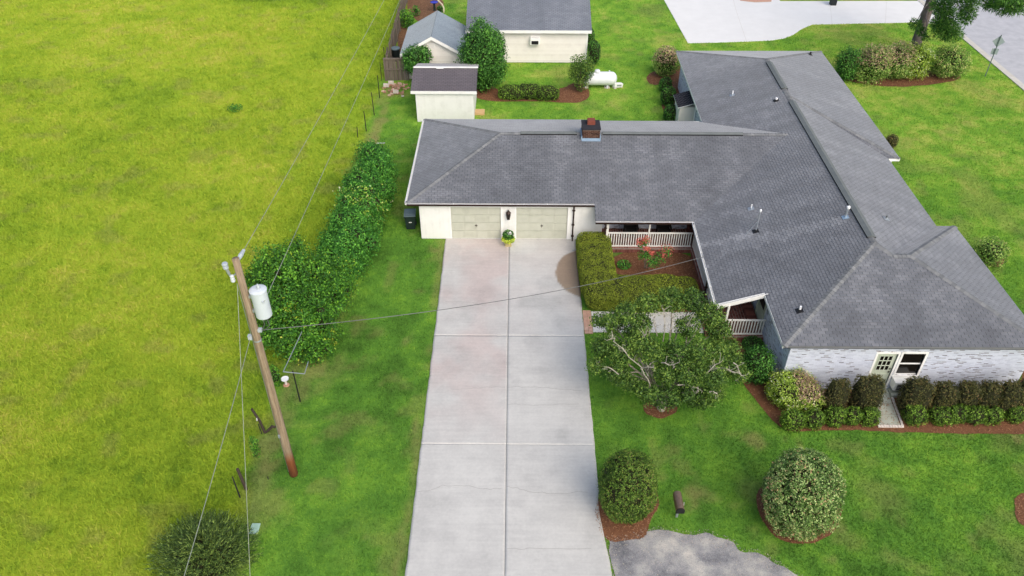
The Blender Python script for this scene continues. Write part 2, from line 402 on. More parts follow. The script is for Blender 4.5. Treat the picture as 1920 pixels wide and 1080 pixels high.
def concretemat():
    m, nt, n, l, bs = newmat('driveway concrete')
    st = attr(n, 'stain').outputs['Fac']; pk = attr(n, 'pink').outputs['Fac']; wt = attr(n, 'wet').outputs['Fac']
    t1 = noise(n, l, 0.7, 8, 0.7); t2 = noise(n, l, 9, 6, 0.75); t3 = noise(n, l, 1.2, 5, 0.7, stretch=(0.35, 5, 1))
    f = mth(n, l, 'ADD', mth(n, l, 'MULTIPLY', t1.outputs['Fac'], 0.45), mth(n, l, 'MULTIPLY', t2.outputs['Fac'], 0.3))
    f = mth(n, l, 'ADD', f, mth(n, l, 'MULTIPLY', t3.outputs['Fac'], 0.25))
    f = mth(n, l, 'SUBTRACT', f, mth(n, l, 'MULTIPLY', st, 0.15))
    r = ramp(n, [S(158, 157, 153), S(183, 182, 178), S(196, 195, 190), S(208, 207, 202)], [0.2, 0.42, 0.56, 0.8]); l.new(f, r.inputs['Fac'])
    c = mixc(n, l, pk, r.outputs['Color'], S(250, 236, 235), 'MULTIPLY')
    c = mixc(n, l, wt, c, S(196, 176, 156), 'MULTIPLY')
    l.new(c, bs.inputs['Base Color']); bs.inputs['Roughness'].default_value = 0.9
    bump(n, l, bs, t2.outputs['Fac'], 0.15, 0.01)
    return m
M['concrete'] = concretemat()
M['crack'] = simple('crack in concrete', [S(120, 116, 112), S(150, 146, 142)], 3, 0.95)
M['joint'] = simple('slab joint filler', [S(66, 64, 60), S(92, 90, 84)], 3, 0.95)

# leaves
M['lf_hedge'] = leafmat('clipped hedge leaves', S(54, 66, 16), S(86, 98, 26), S(116, 124, 38))
M['lf_vine'] = leafmat('vine leaves', S(20, 50, 16), S(42, 88, 28), S(84, 132, 46))
M['lf_thick'] = leafmat('thicket leaves', S(22, 48, 14), S(44, 84, 24), S(88, 130, 36))
M['lf_tree'] = leafmat('small tree leaves', S(24, 42, 16), S(54, 80, 30), S(102, 122, 50))
M['lf_dark'] = leafmat('dark box leaves', S(22, 28, 14), S(50, 54, 28), S(84, 82, 42), S(100, 74, 50))
M['lf_green'] = leafmat('bright shrub leaves', S(30, 48, 13), S(60, 86, 25), S(108, 134, 46))
M['lf_round'] = leafmat('round shrub leaves', S(22, 36, 12), S(52, 76, 24), S(92, 116, 42), S(100, 86, 54))
M['lf_mottle'] = leafmat('mottled shrub leaves', S(28, 46, 20), S(76, 104, 46), S(136, 150, 98), S(162, 108, 88))
M['lf_azalea'] = leafmat('azalea leaves', S(44, 66, 18), S(92, 116, 34), S(140, 156, 66), S(184, 170, 140))
M['lf_dead'] = leafmat('dry twiggy leaves', S(84, 70, 54), S(124, 106, 84), S(150, 132, 106))
M['lf_far'] = leafmat('far shrub leaves', S(34, 58, 24), S(72, 100, 38), S(120, 142, 70), S(150, 130, 96))
M['lf_cam'] = leafmat('camellia leaves', S(18, 44, 16), S(40, 78, 26), S(76, 118, 44))
M['lf_juniper'] = leafmat('feathery juniper needles', S(22, 34, 16), S(48, 68, 30), S(104, 122, 56))
M['lf_pine'] = leafmat('pine needles', S(24, 50, 18), S(48, 82, 30), S(84, 116, 46))
M['lf_lime'] = leafmat('lime foliage', S(96, 120, 30), S(140, 164, 44), S(176, 196, 70))
M['straw'] = leafmat('pine straw', S(58, 37, 25), S(94, 64, 44), S(126, 92, 66), trans=0.05)

# ------------------------------------------------------------------ ground sheet (one mesh to the horizon)
BARE = []           # (x, y, rx, ry, amount)
def bare_px(x, y, wpx, hpx, a):
    p = P(x, y); q = P(x+wpx/2, y); u = P(x, y-hpx/2)
    BARE.append((p.x, p.y, max(0.15, q.x-p.x), max(0.15, abs(u.y-p.y)), a))
for t in ((700, 262, 40, 30, .95), (712, 232, 26, 40, .8), (722, 205, 22, 36, .7), (735, 172, 50, 34, .9), (505, 850, 60, 110, .62), (520, 790, 60, 90, .5),
          (495, 940, 80, 80, .5), (470, 985, 60, 60, .45), (560, 730, 60, 60, .5), (1296, 935, 50, 60, .75), (1310, 925, 70, 36, .5), (1400, 822, 60, 26, .75),
          (1420, 832, 40, 26, .7), (1380, 812, 60, 20, .4), (822, 472, 30, 26, .7), (1905, 822, 50, 40, .8), (1262, 842, 40, 20, .4), (1500, 838, 16, 30, .8),
          (1240, 900, 24, 30, .5), (1380, 950, 40, 26, .35), (1575, 990, 40, 50, .55), (1560, 1050, 40, 30, .5), (860, 690, 10, 10, .2),
          (1222, 20, 60, 40, .35), (1160, 52, 40, 20, .25), (760, 640, 20, 20, .5), (630, 600, 30, 90, .35), (660, 540, 26, 90, .35), (700, 420, 26, 80, .5), (640, 680, 60, 60, .4),
          (575, 690, 70, 60, .7), (905, 1, 20, 4, .2)): bare_px(*t)

def g_field(x, y): return sstep(0.35, -0.35, x + 10.45 + (fbm(x, y, 1.3, 5, 3)-0.5)*1.1)
def g_bare(x, y):
    b = np.zeros(np.shape(x))
    nz = fbm(x, y, 0.7, 31, 4)
    for (cx, cy, rx, ry, a) in BARE:
        d = np.sqrt(((x-cx)/rx)**2+((y-cy)/ry)**2)
        b = np.maximum(b, .8*a*sstep(1.2, 0.3, d+(nz-0.5)*2.2))
    # thin patches scattered over the lawn
    t = fbm(x, y, 3.1, 77, 4)
    b = np.maximum(b, 0.30*sstep(0.62, 0.78, t)*(1-g_field(x, y)))
    b = np.maximum(b, 0.28*sstep(0.60, 0.74, fbm(x, y, 1.1, 79, 3)))
    # trodden soil line along the fence
    d = np.abs(x+9.95+(fbm(x, y, 2.2, 9, 3)-0.5)*1.4)
    b = np.maximum(b, 0.42*sstep(0.55, 0.05, d)*sstep(0.35, 0.6, fbm(x, y, 1.7, 13, 3))*(y < 56))
    # dry strip beside the left edge of the driveway
    d = np.abs(x+4.12+(nz-0.5)*0.3)
    b = np.maximum(b, 0.55*sstep(0.28, 0.02, d)*(y < 35.4)*sstep(0.25, 0.5, fbm(x, y, 2.3, 90, 3)))
    return np.clip(b, 0, 1)
def g_tone(x, y):
    f = g_field(x, y)
    big = fbm(x, y, 11, 3, 4); mid = fbm(x, y, 2.4, 8, 4); fin = fbm(x, y, 0.7, 21, 3)
    tf = 0.50 + (big-0.5)*0.48 + (mid-0.5)*0.45 + (fin-0.5)*0.50 + (fbm(x*.35, y+x*.25, 1.6, 97, 3)-.5)*.3
    tf -= 0.22*sstep(0.76, 0.88, vn(x, y, 0.45, 29))*sstep(0.45, 0.6, fbm(x, y, 3, 37, 2))
    tf -= 0.55*np.exp(-((x+22)/7.0)**2-((y-76)/2.2)**2) + 0.08*sstep(0.6, 0.75, fbm(x, y, 5, 61, 3))
    tf += 0.06*sstep(-13, -24, x) - 0.10*sstep(-15, -10.5, x) + 0.06*sstep(50, 72, y)
    tl = 0.47 + (fbm(x, y, 7, 41, 4)-0.5)*0.28 + (mid-0.5)*0.40 + (fin-0.5)*0.6
    tl += 0.20*sstep(36, 52, y) + 0.10*sstep(14, 26, x)
    tl += 0.045*np.sin(x*2.6 + 0.6*np.sin(y*0.21))*(x < 0)*(y < 40)
    return tf*f + tl*(1-f)

gx = np.concatenate([[-700, -300, -140, -90], np.arange(-62, 62.01, 0.25), [90, 140, 300, 700]])
gy = np.concatenate([[-500, -150, -40, 0, 5], np.arange(9, 84.01, 0.25), [100, 140, 240, 500, 900]])
X, Y = np.meshgrid(gx, gy); nx, ny = len(gx), len(gy)
Z = (fbm(X, Y, 6, 55, 3)-0.5)*0.05*np.where(g_field(X, Y) > 0.5, 1.0, 0.3) - 0.012
V = np.stack([X.ravel(), Y.ravel(), Z.ravel()], 1)
idx = np.arange(nx*ny).reshape(ny, nx)
F = np.stack([idx[:-1, :-1].ravel(), idx[:-1, 1:].ravel(), idx[1:, 1:].ravel(), idx[1:, :-1].ravel()], 1)
ground = link('ground', np_mesh('ground', V, F, M['ground'], dict(tone=g_tone(X, Y).ravel(), field=g_field(X, Y).ravel(), bare=g_bare(X, Y).ravel(), rnd=np.full(nx*ny, 0.5)), 'POINT'))
tag(ground, 'mown lawn and rough yellow-green pasture around the house', kind='structure')

EXCL = []           # polygons where no grass grows
def wobble(poly, amp=0.06, step=0.25, seed=1):
    """subdivide a 2d outline and roughen it"""
    out = []; n = len(poly)
    for k in range(n):
        a = Vector(poly[k]); b = Vector(poly[(k+1) % n]); m = max(1, int((b-a).length/step))
        for j in range(m):
            p = a.lerp(b, j/m)
            out.append((p.x+(float(vn(p.x*7, p.y*7, 3, seed))-0.5)*2*amp, p.y+(float(vn(p.x*7, p.y*7, 3, seed+9))-0.5)*2*amp))
    return out
def smooth_poly(poly, it=2):
    p = [Vector(q) for q in poly]
    for _ in range(it):
        q = []
        for k in range(len(p)):
            a, b = p[k], p[(k+1) % len(p)]; q += [a*0.75+b*0.25, a*0.25+b*0.75]
        p = q
    return [(v.x, v.y) for v in p]
def sheet(name, poly, z, mat, th=None, excl=True):
    """flat area of ground cover; th gives it real thickness"""
    bm = bmesh.new(); vs = [bm.verts.new((p[0], p[1], z)) for p in poly]
    f = bm.faces.new(vs)
    if f.normal.z < 0: f.normal_flip()
    bmesh.ops.triangulate(bm, faces=[f])
    if th:
        r = bmesh.ops.extrude_face_region(bm, geom=bm.faces[:])
        bmesh.ops.translate(bm, vec=(0, 0, -th), verts=[v for v in r['geom'] if isinstance(v, bmesh.types.BMVert)])
        bmesh.ops.recalc_face_normals(bm, faces=bm.faces)
    me = bpy.data.meshes.new(name); bm.to_mesh(me); bm.free(); me.materials.append(mat)
    at = me.attributes.new('rnd', 'FLOAT', 'FACE'); at.data.foreach_set('value', np.full(len(me.polygons), 0.5, np.float32))
    o = link(name, me); o['kind'] = 'structure'
    if excl: EXCL.append(poly)
    return o

# ---- driveway: concrete slabs with joints
DY = [35.38, 27.43, 20.84, 13.6, 6.0]
def drv_left(y): return -3.86 - 0.14*max(0, (y-15)/20.4)
def drv_right(y):
    if y > 18.4: return 3.16
    if y > 17.6: return 3.10
    return 3.10 + (17.6-y)*0.10 + max(0, 15-y)*0.12
drv = thing('driveway', None, None); drv['kind'] = 'structure'; drv['label'] = 'long pale concrete driveway of six large slabs up to the garage'
def stainf(x, y):
    s = 0.55*sstep(0.55, 0.72, fbm(x, y, 1.5, 61, 4))
    for (px, py, wx, wy, a) in ((660, 0, 0, 0, 0), ):
        pass
    for (u, v, wx, wy, a) in ((1010, 565, 55, 14, .9), (1000, 640, 16, 16, .6), (1055, 815, 14, 14, .8), (855, 466, 12, 8, .7), (880, 675, 30, 22, .45), (850, 785, 40, 22, .4), (1010, 695, 36, 8, .5), (945, 1065, 10, 30, .3)):
        p = P(u, v); q = P(u+wx, v); r_ = P(u, v-wy)
        d = np.sqrt(((x-p.x)/(q.x-p.x))**2+((y-p.y)/(r_.y-p.y))**2)
        s = np.maximum(s, a*sstep(1.3, 0.5, d+(fbm(x, y, 0.5, 66, 3)-0.5)*1.4))
    # older trowel lanes near the left edge
    s = np.maximum(s, 0.30*(np.abs(x+3.55) < 0.32)*sstep(0.3, 0.6, fbm(x, y, 2, 68, 3)))
    s = np.maximum(s, 0.35*sstep(2.75, 2.85, x)*sstep(24, 17, y))
    return s
def pinkf(x, y): return 0.95*sstep(-0.45, -0.55, x)*sstep(19.0, 26, y)*sstep(0.25, 0.7, fbm(x, y, 1.8, 71, 4)) + 0.3*sstep(25, 31, y)*sstep(.3, .7, fbm(x, y, 1.4, 72, 3))
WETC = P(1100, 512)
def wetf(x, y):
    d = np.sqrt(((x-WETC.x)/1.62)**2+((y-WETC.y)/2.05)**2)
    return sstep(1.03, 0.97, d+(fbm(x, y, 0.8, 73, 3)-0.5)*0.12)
DJ = lambda y: -0.50 + (35.4-y)*0.005
for k in range(4):
    y1, y0 = DY[k], DY[k+1]
    for side in (0, 1):
        ys = np.arange(y0+0.004, y1-0.0039, 0.1); ys = np.append(ys, y1-0.004)
        m = 38; rows = []
        for y in ys:
            xa, xb = (drv_left(y), DJ(y)-0.006) if side == 0 else (DJ(y)+0.006, drv_right(y))
            e = (float(vn(y*5, 3, 2, 7))-0.5)*0.05
            if side == 0: xa += e
            else: xb += e
            rows.append(np.stack([np.linspace(xa, xb, m), np.full(m, y), np.full(m, 0.03)], 1))
        V = np.concatenate(rows); n_ = len(ys); idx = np.arange(n_*m).reshape(n_, m)
        F = np.stack([idx[:-1, :-1].ravel(), idx[:-1, 1:].ravel(), idx[1:, 1:].ravel(), idx[1:, :-1].ravel()], 1)
        ring = np.concatenate([idx[0, :], idx[1:, -1], idx[-1, -2::-1], idx[-2:0:-1, 0]])
        b = len(V); V2 = V[ring].copy(); V2[:, 2] = -0.07; nr = len(ring); V = np.concatenate([V, V2])
        a_ = np.arange(nr); F2 = np.stack([ring, b+a_, b+(a_+1) % nr, ring[(a_+1) % nr]], 1)
        F = np.concatenate([F, F2])
        link('slab', np_mesh('slab', V, F, M['concrete'], dict(stain=stainf(V[:, 0], V[:, 1]), pink=pinkf(V[:, 0], V[:, 1]), wet=wetf(V[:, 0], V[:, 1])), 'POINT'), drv)
b = MB(); b.face([(drv_left(y)+.05, y, .016) for y in (35.3, 6)]+[(drv_right(y)-.08, y, .016) for y in (6, 15, 17.6, 18.4, 35.3)]); b.build('joint_filler', M['joint'], drv)
def strip(name, pts, wd, z, mat, parent):
    b = MB()
    for k in range(len(pts)-1):
        a, c = Vector(pts[k]), Vector(pts[k+1]); t = (c-a).normalized(); nrm = Vector((-t.y, t.x))*wd/2
        b.face([(a.x-nrm.x, a.y-nrm.y, z), (c.x-nrm.x, c.y-nrm.y, z), (c.x+nrm.x, c.y+nrm.y, z), (a.x+nrm.x, a.y+nrm.y, z)])
    return b.build(name, mat, parent)
def crack(px, seed, wd=0.011):
    pts = []
    for k in range(len(px)-1):
        for j in range(6):
            t = j/6; q = P(px[k][0]*(1-t)+px[k+1][0]*t, px[k][1]*(1-t)+px[k+1][1]*t)
            pts.append((q.x, q.y+(float(vn(q.x*9, seed, 1.3, seed))-0.5)*0.09))
    strip('crack', pts, wd, 0.034, M['crack'], drv)
crack([(783, 924), (805, 921), (830, 911), (880, 912), (905, 918), (948, 917)], 3)
crack([(950, 913), (975, 917), (1000, 924), (1050, 926), (1112, 922)], 5)
crack([(845, 731), (880, 730), (930, 726), (950, 727)], 7)
crack([(952, 727), (1005, 726), (1040, 730), (1100, 735)], 9)
crack([(835, 566), (862, 567), (885, 568), (910, 574)], 11)
crack([(952, 759), (1000, 760), (1102, 758)], 13, 0.01)
crack([(950, 1030), (1000, 1029), (1130, 1030)], 15, 0.01)
EXCL.append([(drv_left(y)+.09*float(vn(y*6, 1, 2, 3)), y) for y in np.arange(35.38, 6, -.3)]+[(drv_right(y)-.05, y) for y in (6, 13.6, 15, 17.6, 18.4, 20.84, 35.38)])

# ---- worn asphalt apron of the street in front of the mailbox
ap = G((1141, 1014), (1165, 1010), (1205, 1000), (1250, 994), (1275, 997), (1300, 1005), (1330, 1003), (1352, 1012), (1384, 1029), (1420, 1040), (1452, 1056), (1490, 1078), (1540, 1110))
ap = [(p[0], p[1]) for p in ap] + [(12, 12.4), (12, 7), (4.6, 7), (3.95, 11), (3.6, 14)]
APRON = wobble(ap, 0.11, 0.12, 4)
o = sheet('street_apron', APRON, 0.012, M['asphalt']); tag(o, 'crumbling grey asphalt edge of the street below the mailbox')

# ---- mulch beds
BEDS = []
def bed(pts, label, name='mulch_bed', mat='mulch', sm=2, z=0.014, px=True):
    q = [(p[0], p[1]) for p in (G(*pts) if px else pts)]
    q = wobble(smooth_poly(q, sm) if sm else q, 0.05, 0.22, len(BEDS)+3)
    o = sheet(name, q, z, M[mat]); tag(o, label); BEDS.append(q); return o
bed([(1118, 930), (1117, 985), (1142, 1018), (1175, 1012), (1208, 1010), (1215, 985), (1238, 950), (1230, 910), (1170, 900)], 'red brown pine straw bed around the smaller round shrub')
bed([(1420, 915), (1418, 950), (1440, 995), (1480, 1022), (1530, 1020), (1570, 995), (1580, 940), (1560, 900), (1480, 880)], 'pine straw ring around the large mottled round shrub')
bed([(1205, 755), (1207, 772), (1225, 784), (1250, 784), (1270, 772), (1268, 758), (1240, 748)], 'small pine straw ring at the foot of the pale-limbed tree')
bed([(1372, 634), (1380, 660), (1384, 700), (1400, 730), (1430, 768), (1455, 795), (1484, 812), (1560, 806), (1640, 808)] + [(1690, 812), (1800, 813), (1960, 813), (1960, 700), (1940, 640), (1425, 640)], 'pine straw bed along the white brick end wall', sm=1)
bed([(1136, 468), (1152, 550), (1130, 584), (1300, 584), (1345, 590), (1345, 560), (1308, 470)], 'pine straw bed enclosed by the clipped hedge and the porch', sm=1)
bed([(1568, 138), (1582, 152), (1640, 161), (1700, 164), (1760, 157), (1800, 150), (1800, 138), (1700, 130), (1600, 128)], 'pine straw bed under the shrub row beside the pine trunk')
bed([(886, 158), (888, 185), (930, 191), (1020, 190), (1070, 194), (1098, 190), (1108, 176), (1098, 160), (1075, 154), (1055, 168), (940, 172), (920, 160)], 'pine straw bed behind the white storage shed')
bed([(1214, 140), (1212, 152), (1224, 160), (1240, 158), (1240, 190), (1246, 215), (1258, 228), (1300, 232), (1300, 120), (1240, 128)], 'pine straw bed along the far west wall of the house')
bed([(1905, 925), (1900, 960), (1912, 988), (1960, 990), (1960, 920)], 'pine straw patch cut into the lawn south of the brick wall')
bed([(757, -10), (768, 30), (800, 50), (830, 20), (833, 5), (820, -14)], 'brown vegetable garden soil behind the gabled shed', 'garden_bed', 'soil')
bed([(747, 30), (744, 110), (762, 112), (764, 30)], 'bare soil strip between plank fence and gabled shed', 'garden_bed', 'soil', sm=0)
bed([(1840, 480), (1852, 500), (1880, 500), (1885, 480), (1862, 470)], 'bare patch beneath the lone shrub on the east lawn')

# ---- walks, neighbour's drive, road
o = sheet('entry_walk', [(3.6, 27.74), (9.2, 27.74), (9.2, 29.24), (3.6, 29.24)], 0.03, M['palewalk'], 0.08); tag(o, 'pale concrete entry walk from driveway to the porch')
nd = G((1243, -60), (1245, 0), (1290, 81), (1340, 80), (1400, 78), (1445, 76), (1470, 72), (1488, 65), (1502, 55), (1523, 46), (1620, 44), (1725, 42))
nd = [(p[0], p[1]) for p in nd] + [(37.7, 68.6), (37.7, 74.9), (24.6, 74.7), (24.3, 82)]
o = sheet('neighbour_driveway', nd, 0.02, M['newconcrete'], 0.07); tag(o, "bright new concrete driveway beyond the house leading to the road")
for q in ([(1400, 79), (1380, 20), (1370, -20)], [(1560, 45), (1556, 4)], [(1660, 43), (1662, 4)]):
    strip('saw_joint', [tuple(P(*a).to_2d()) for a in q], 0.02, 0.026, M['kerb'], o)
bp = G((1385, -8), (1388, 2), (1415, 5), (1446, 4), (1448, -8)); o = sheet('brick_path', [(p[0], p[1]) for p in bp], 0.034, M['stepbrick']); tag(o, 'pinkish brick edging at the far side of the neighbour driveway')
o = sheet('road', [(38.15, -60), (46.4, -60), (46.4, 400), (38.15, 400)], -0.02+0.03, M['road']); tag(o, 'grey asphalt side road east of the house')
kb = MB(); kb.prism([(37.62, -60), (38.15, -60), (38.15, 400), (37.62, 400)], -0.06, 0.05); kb.prism([(46.4, -60), (46.9, -60), (46.9, 400), (46.4, 400)], -0.06, 0.05)
o = kb.build('kerb', M['kerb']); tag(o, 'pale concrete kerb strips along the side road', kind='structure')
EXCL.append([(37.62, -60), (46.9, -60), (46.9, 400), (37.62, 400)])
EXCL += [[(-5.3, 35.4), (4.6, 35.4), (4.6, 34.2), (9.2, 34.2), (9.2, 27.2), (11.4, 27.2), (11.4, 24.1), (21.8, 24.1), (21.8, 55.4), (11.8, 55.4), (11.6, 44.6), (-5.3, 44.8)],
         [(-7.05, 49.5), (-3.1, 49.5), (-3.1, 54), (-7.05, 54)], [(-8.7, 56.8), (-4.3, 56.8), (-4.3, 62), (-8.7, 62)], [(-4, 59.9), (5.3, 59.9), (5.3, 68), (-4, 68)]]

# ------------------------------------------------------------------ grass blades (uncountable)
def blades(name, n, xr, yr, keep, hgt, wid, label, cat, mat, lean=0.9, tonefn=g_tone, extra=0.0):
    x = rng.uniform(xr[0], xr[1], n); y = rng.uniform(yr[0], yr[1], n)
    # inside the view with a margin
    q = np.stack([x, y, np.full(n, -CAMH)], 1); zc = q @ _f; u = (q @ _r)/zc*FPX; v = (q @ _d)/zc*FPX
    k = (np.abs(u) < 1100) & (np.abs(v) < 660)
    k &= rng.uniform(0, 1, n) < np.clip((27/zc)**2*1.3, 0.10, 1)
    k &= keep(x, y); x, y, zc = x[k], y[k], zc[k]
    for pl in EXCL:
        m = ~inpoly(x, y, pl); x, y, zc = x[m], y[m], zc[m]
    n = len(x); th = rng.uniform(0, 2*math.pi, n)
    sc = np.sqrt(np.clip(zc/30, 0.8, 2.6))
    h = rng.uniform(hgt[0], hgt[1], n)*np.sqrt(sc); w_ = rng.uniform(wid[0], wid[1], n)*sc
    ln = rng.uniform(0.2, lean, n)*h; ph = rng.uniform(0, 2*math.pi, n)
    c, s_ = np.cos(th)*w_/2, np.sin(th)*w_/2
    V = np.empty((n, 3, 3)); V[:, 0] = np.stack([x-c, y-s_, np.full(n, -0.02)], 1); V[:, 1] = np.stack([x+c, y+s_, np.full(n, -0.02)], 1)
    V[:, 2] = np.stack([x+np.cos(ph)*ln, y+np.sin(ph)*ln, h], 1)
    F = np.arange(3*n).reshape(n, 3)
    at = dict(tone=tonefn(x, y)+extra, field=g_field(x, y), bare=g_bare(x, y)*0.9, rnd=rng.uniform(0, 1, n))
    o = link(name, np_mesh(name, V.reshape(-1, 3), F, mat, at)); tag(o, label, cat, kind='stuff'); return o
blades('pasture_grass', 1500000, (-62, -9.2), (10, 84), lambda x, y: (rng.uniform(0, 1, len(x)) < g_field(x, y)), (0.05, 0.17), (0.028, 0.055), 'rough yellow-green pasture grass west of the fence line', 'grass', M['ground'], 1.6)
blades('lawn_grass', 2600000, (-11.5, 58), (12, 82), lambda x, y: (rng.uniform(0, 1, len(x)) > g_field(x, y)) & (rng.uniform(0, 1, len(x)) > g_bare(x, y)*0.7), (0.03, 0.075), (0.022, 0.045), 'short mown green lawn grass around the house', 'grass', M['ground'], 1.3)

def gravel(poly, n):
    xs = [p[0] for p in poly]; ys = [p[1] for p in poly]; x = rng.uniform(min(xs)-.2, max(xs)+.2, n); y = rng.uniform(min(ys)-.2, max(ys)+.2, n)
    d = np.full(n, 9.0); P0 = np.array(poly)
    for k in range(len(P0)):
        d = np.minimum(d, np.hypot(x-P0[k, 0], y-P0[k, 1]))
    m = inpoly(x, y, poly); keep = (m & (rng.uniform(0, 1, n) < np.maximum(.12, np.exp(-d*3.5)))) | (~m & (d < .16) & (rng.uniform(0, 1, n) < .35))
    x, y = x[keep], y[keep]; n = len(x); r = rng.uniform(.008, .026, n); a = rng.uniform(0, 6.28, n); V = np.empty((n, 4, 3))
    for j in range(3): V[:, j] = np.stack([x+r*np.cos(a+j*2.1), y+r*np.sin(a+j*2.1), np.full(n, .008)], 1)
    V[:, 3] = np.stack([x, y, .012+r*1.1], 1)
    b0 = np.arange(n)*4; F = np.concatenate([np.stack([b0, b0+1, b0+3], 1), np.stack([b0+1, b0+2, b0+3], 1), np.stack([b0+2, b0, b0+3], 1)])
    o = link('gravel', np_mesh('gravel', V.reshape(-1, 3), F, M['grit'], dict(rnd=np.tile(rng.uniform(0, 1, n), 3)))); tag(o, 'loose grey and tan grit along the crumbling asphalt edge', 'gravel', kind='stuff')
gravel(APRON, 60000)

# pine straw lying loose in the beds
def straw():
    Vs = []; 
    for q in BEDS:
        xs = [p[0] for p in q]; ys = [p[1] for p in q]; area = (max(xs)-min(xs))*(max(ys)-min(ys))
        n = int(min(9000, area*220)); x = rng.uniform(min(xs)-.1, max(xs)+.1, n); y = rng.uniform(min(ys)-.1, max(ys)+.1, n)
        m = inpoly(x, y, q); x, y = x[m], y[m]; n = len(x)
        th = rng.uniform(0, 2*math.pi, n); L = rng.uniform(0.06, 0.16, n); z = rng.uniform(0.02, 0.05, n); wd = 0.012
        c, s_ = np.cos(th), np.sin(th); V = np.empty((n, 3, 3))
        V[:, 0] = np.stack([x-s_*wd, y+c*wd, z], 1); V[:, 1] = np.stack([x+s_*wd, y-c*wd, z], 1); V[:, 2] = np.stack([x+c*L, y+s_*L, z+rng.uniform(-.01, .04, n)], 1)
        Vs.append(V)
    V = np.concatenate(Vs); n = len(V)
    o = link('pine_straw', np_mesh('pine_straw', V.reshape(-1, 3), np.arange(3*n).reshape(n, 3), M['straw'], dict(rnd=rng.uniform(0, 1, n))))
    tag(o, 'loose red brown pine straw scattered over the planting beds', 'mulch', kind='stuff')
straw()

# ------------------------------------------------------------------ roofs: every shingle tab is a piece with its own edge
def clip(poly, pts):
    """clip 2d polygon pts by convex counter-clockwise poly"""
    out = pts
    for k in range(len(poly)):
        ax, ay = poly[k]; bx, by = poly[(k+1) % len(poly)]
        inp = out; out = []
        if not inp: return []
        def side(p): return (bx-ax)*(p[1]-ay)-(by-ay)*(p[0]-ax)
        for j in range(len(inp)):
            c, d = inp[j], inp[(j+1) % len(inp)]; sc_, sd_ = side(c), side(d)
            if sc_ >= 0: out.append(c)
            if (sc_ >= 0) != (sd_ >= 0):
                t = sc_/(sc_-sd_); out.append((c[0]+(d[0]-c[0])*t, c[1]+(d[1]-c[1])*t))
    return out
def shingle_plane(pieces, mb, expo=0.145, tabw=0.305, th=0.013, worn=.24, gap=0.012, base=None, single=None, streak=0.0):
    """pieces: convex polygons (3d) of ONE plane. single: list collecting separate tabs instead of mb"""
    p0 = [Vector(p) for p in pieces[0]]; nrm = Vector((0, 0, 0))
    for k in range(len(p0)): nrm += (p0[k]-p0[0]).cross(p0[(k+1) % len(p0)]-p0[0])
    nrm.normalize()
    if nrm.z < 0: nrm = -nrm
    u = Vector((0, 0, 1)).cross(nrm).normalized(); v = nrm.cross(u)       # v runs up the slope
    o = min((Vector(p) for pc in pieces for p in pc), key=lambda p: p.dot(v)) if base is None else Vector(base)
    seed = int(abs(o.x*31+o.y*17)) % 97
    for pc in pieces:
        q = [((Vector(p)-o).dot(u), (Vector(p)-o).dot(v)) for p in pc]
        ar = sum(q[k][0]*q[(k+1) % len(q)][1]-q[(k+1) % len(q)][0]*q[k][1] for k in range(len(q)))
        if ar < 0: q = q[::-1]
        u0, u1 = min(a[0] for a in q), max(a[0] for a in q); v0, v1 = min(a[1] for a in q), max(a[1] for a in q)
        for r in range(int(v0//expo)-1, int(v1//expo)+1):
            va, vb = r*expo, (r+1)*expo
            off = (0.5 if r % 2 else 0.0)*tabw + 0.03*math.sin(r*12.9)
            for t in range(int((u0-off)//tabw)-1, int((u1-off)//tabw)+2):
                ua = t*tabw+off+gap/2; ub = (t+1)*tabw+off-gap/2
                if ub < u0 or ua > u1: continue
                cl = clip(q, [(ua, va), (ub, va), (ub, vb+0.01), (ua, vb+0.01)])
                if len(cl) < 3: continue
                hr = float(_h(np.int64(t+500), np.int64(r+500), seed))
                rr = 0.28*hr + 0.46*float(vn((t*tabw)*1.0, r*expo*0.12, 0.7, seed+5)) + 0.26*float(vn((t*tabw), r*expo, 2.6, seed+6))
                if streak:
                    cc = o+u*(ua+ub)/2+v*(va+vb)/2
                    for (sx, sy, L_, w0) in streak:
                        dd = sx-cc.x
                        if 0 < dd < L_ and abs(cc.y-sy+.02*dd) < w0*(.5+.5*dd/L_)+.12*(hr-.5): rr = min(1, rr+.42*(1-.5*dd/L_))
                lift = 0.004*float(_h(np.int64(t+90), np.int64(r+41), seed+1))
                P3 = [o+u*a+v*b_+nrm*(0.004+(th+lift)*max(0.0, 1-(b_-va)/expo)) for a, b_ in cl]
                lo = [k for k in range(len(cl)) if abs(cl[k][1]-va) < 1e-5 and abs(cl[(k+1) % len(cl)][1]-va) < 1e-5]
                tgt = mb
                if single is not None and len(cl) >= 4: tgt = MB()
                tgt.face(P3, rr)
                for k in lo:
                    a3, b3 = P3[k], P3[(k+1) % len(cl)]
                    tgt.face([a3, a3-nrm*(th+lift+0.004), b3-nrm*(th+lift+0.004), b3], rr*0.6)
                if tgt is not mb:
                    single.append((sum(abs((cl[k][0]*cl[(k+1) % len(cl)][1]-cl[(k+1) % len(cl)][0]*cl[k][1])) for k in range(len(cl)))*0+depth(P3[0]), tgt))
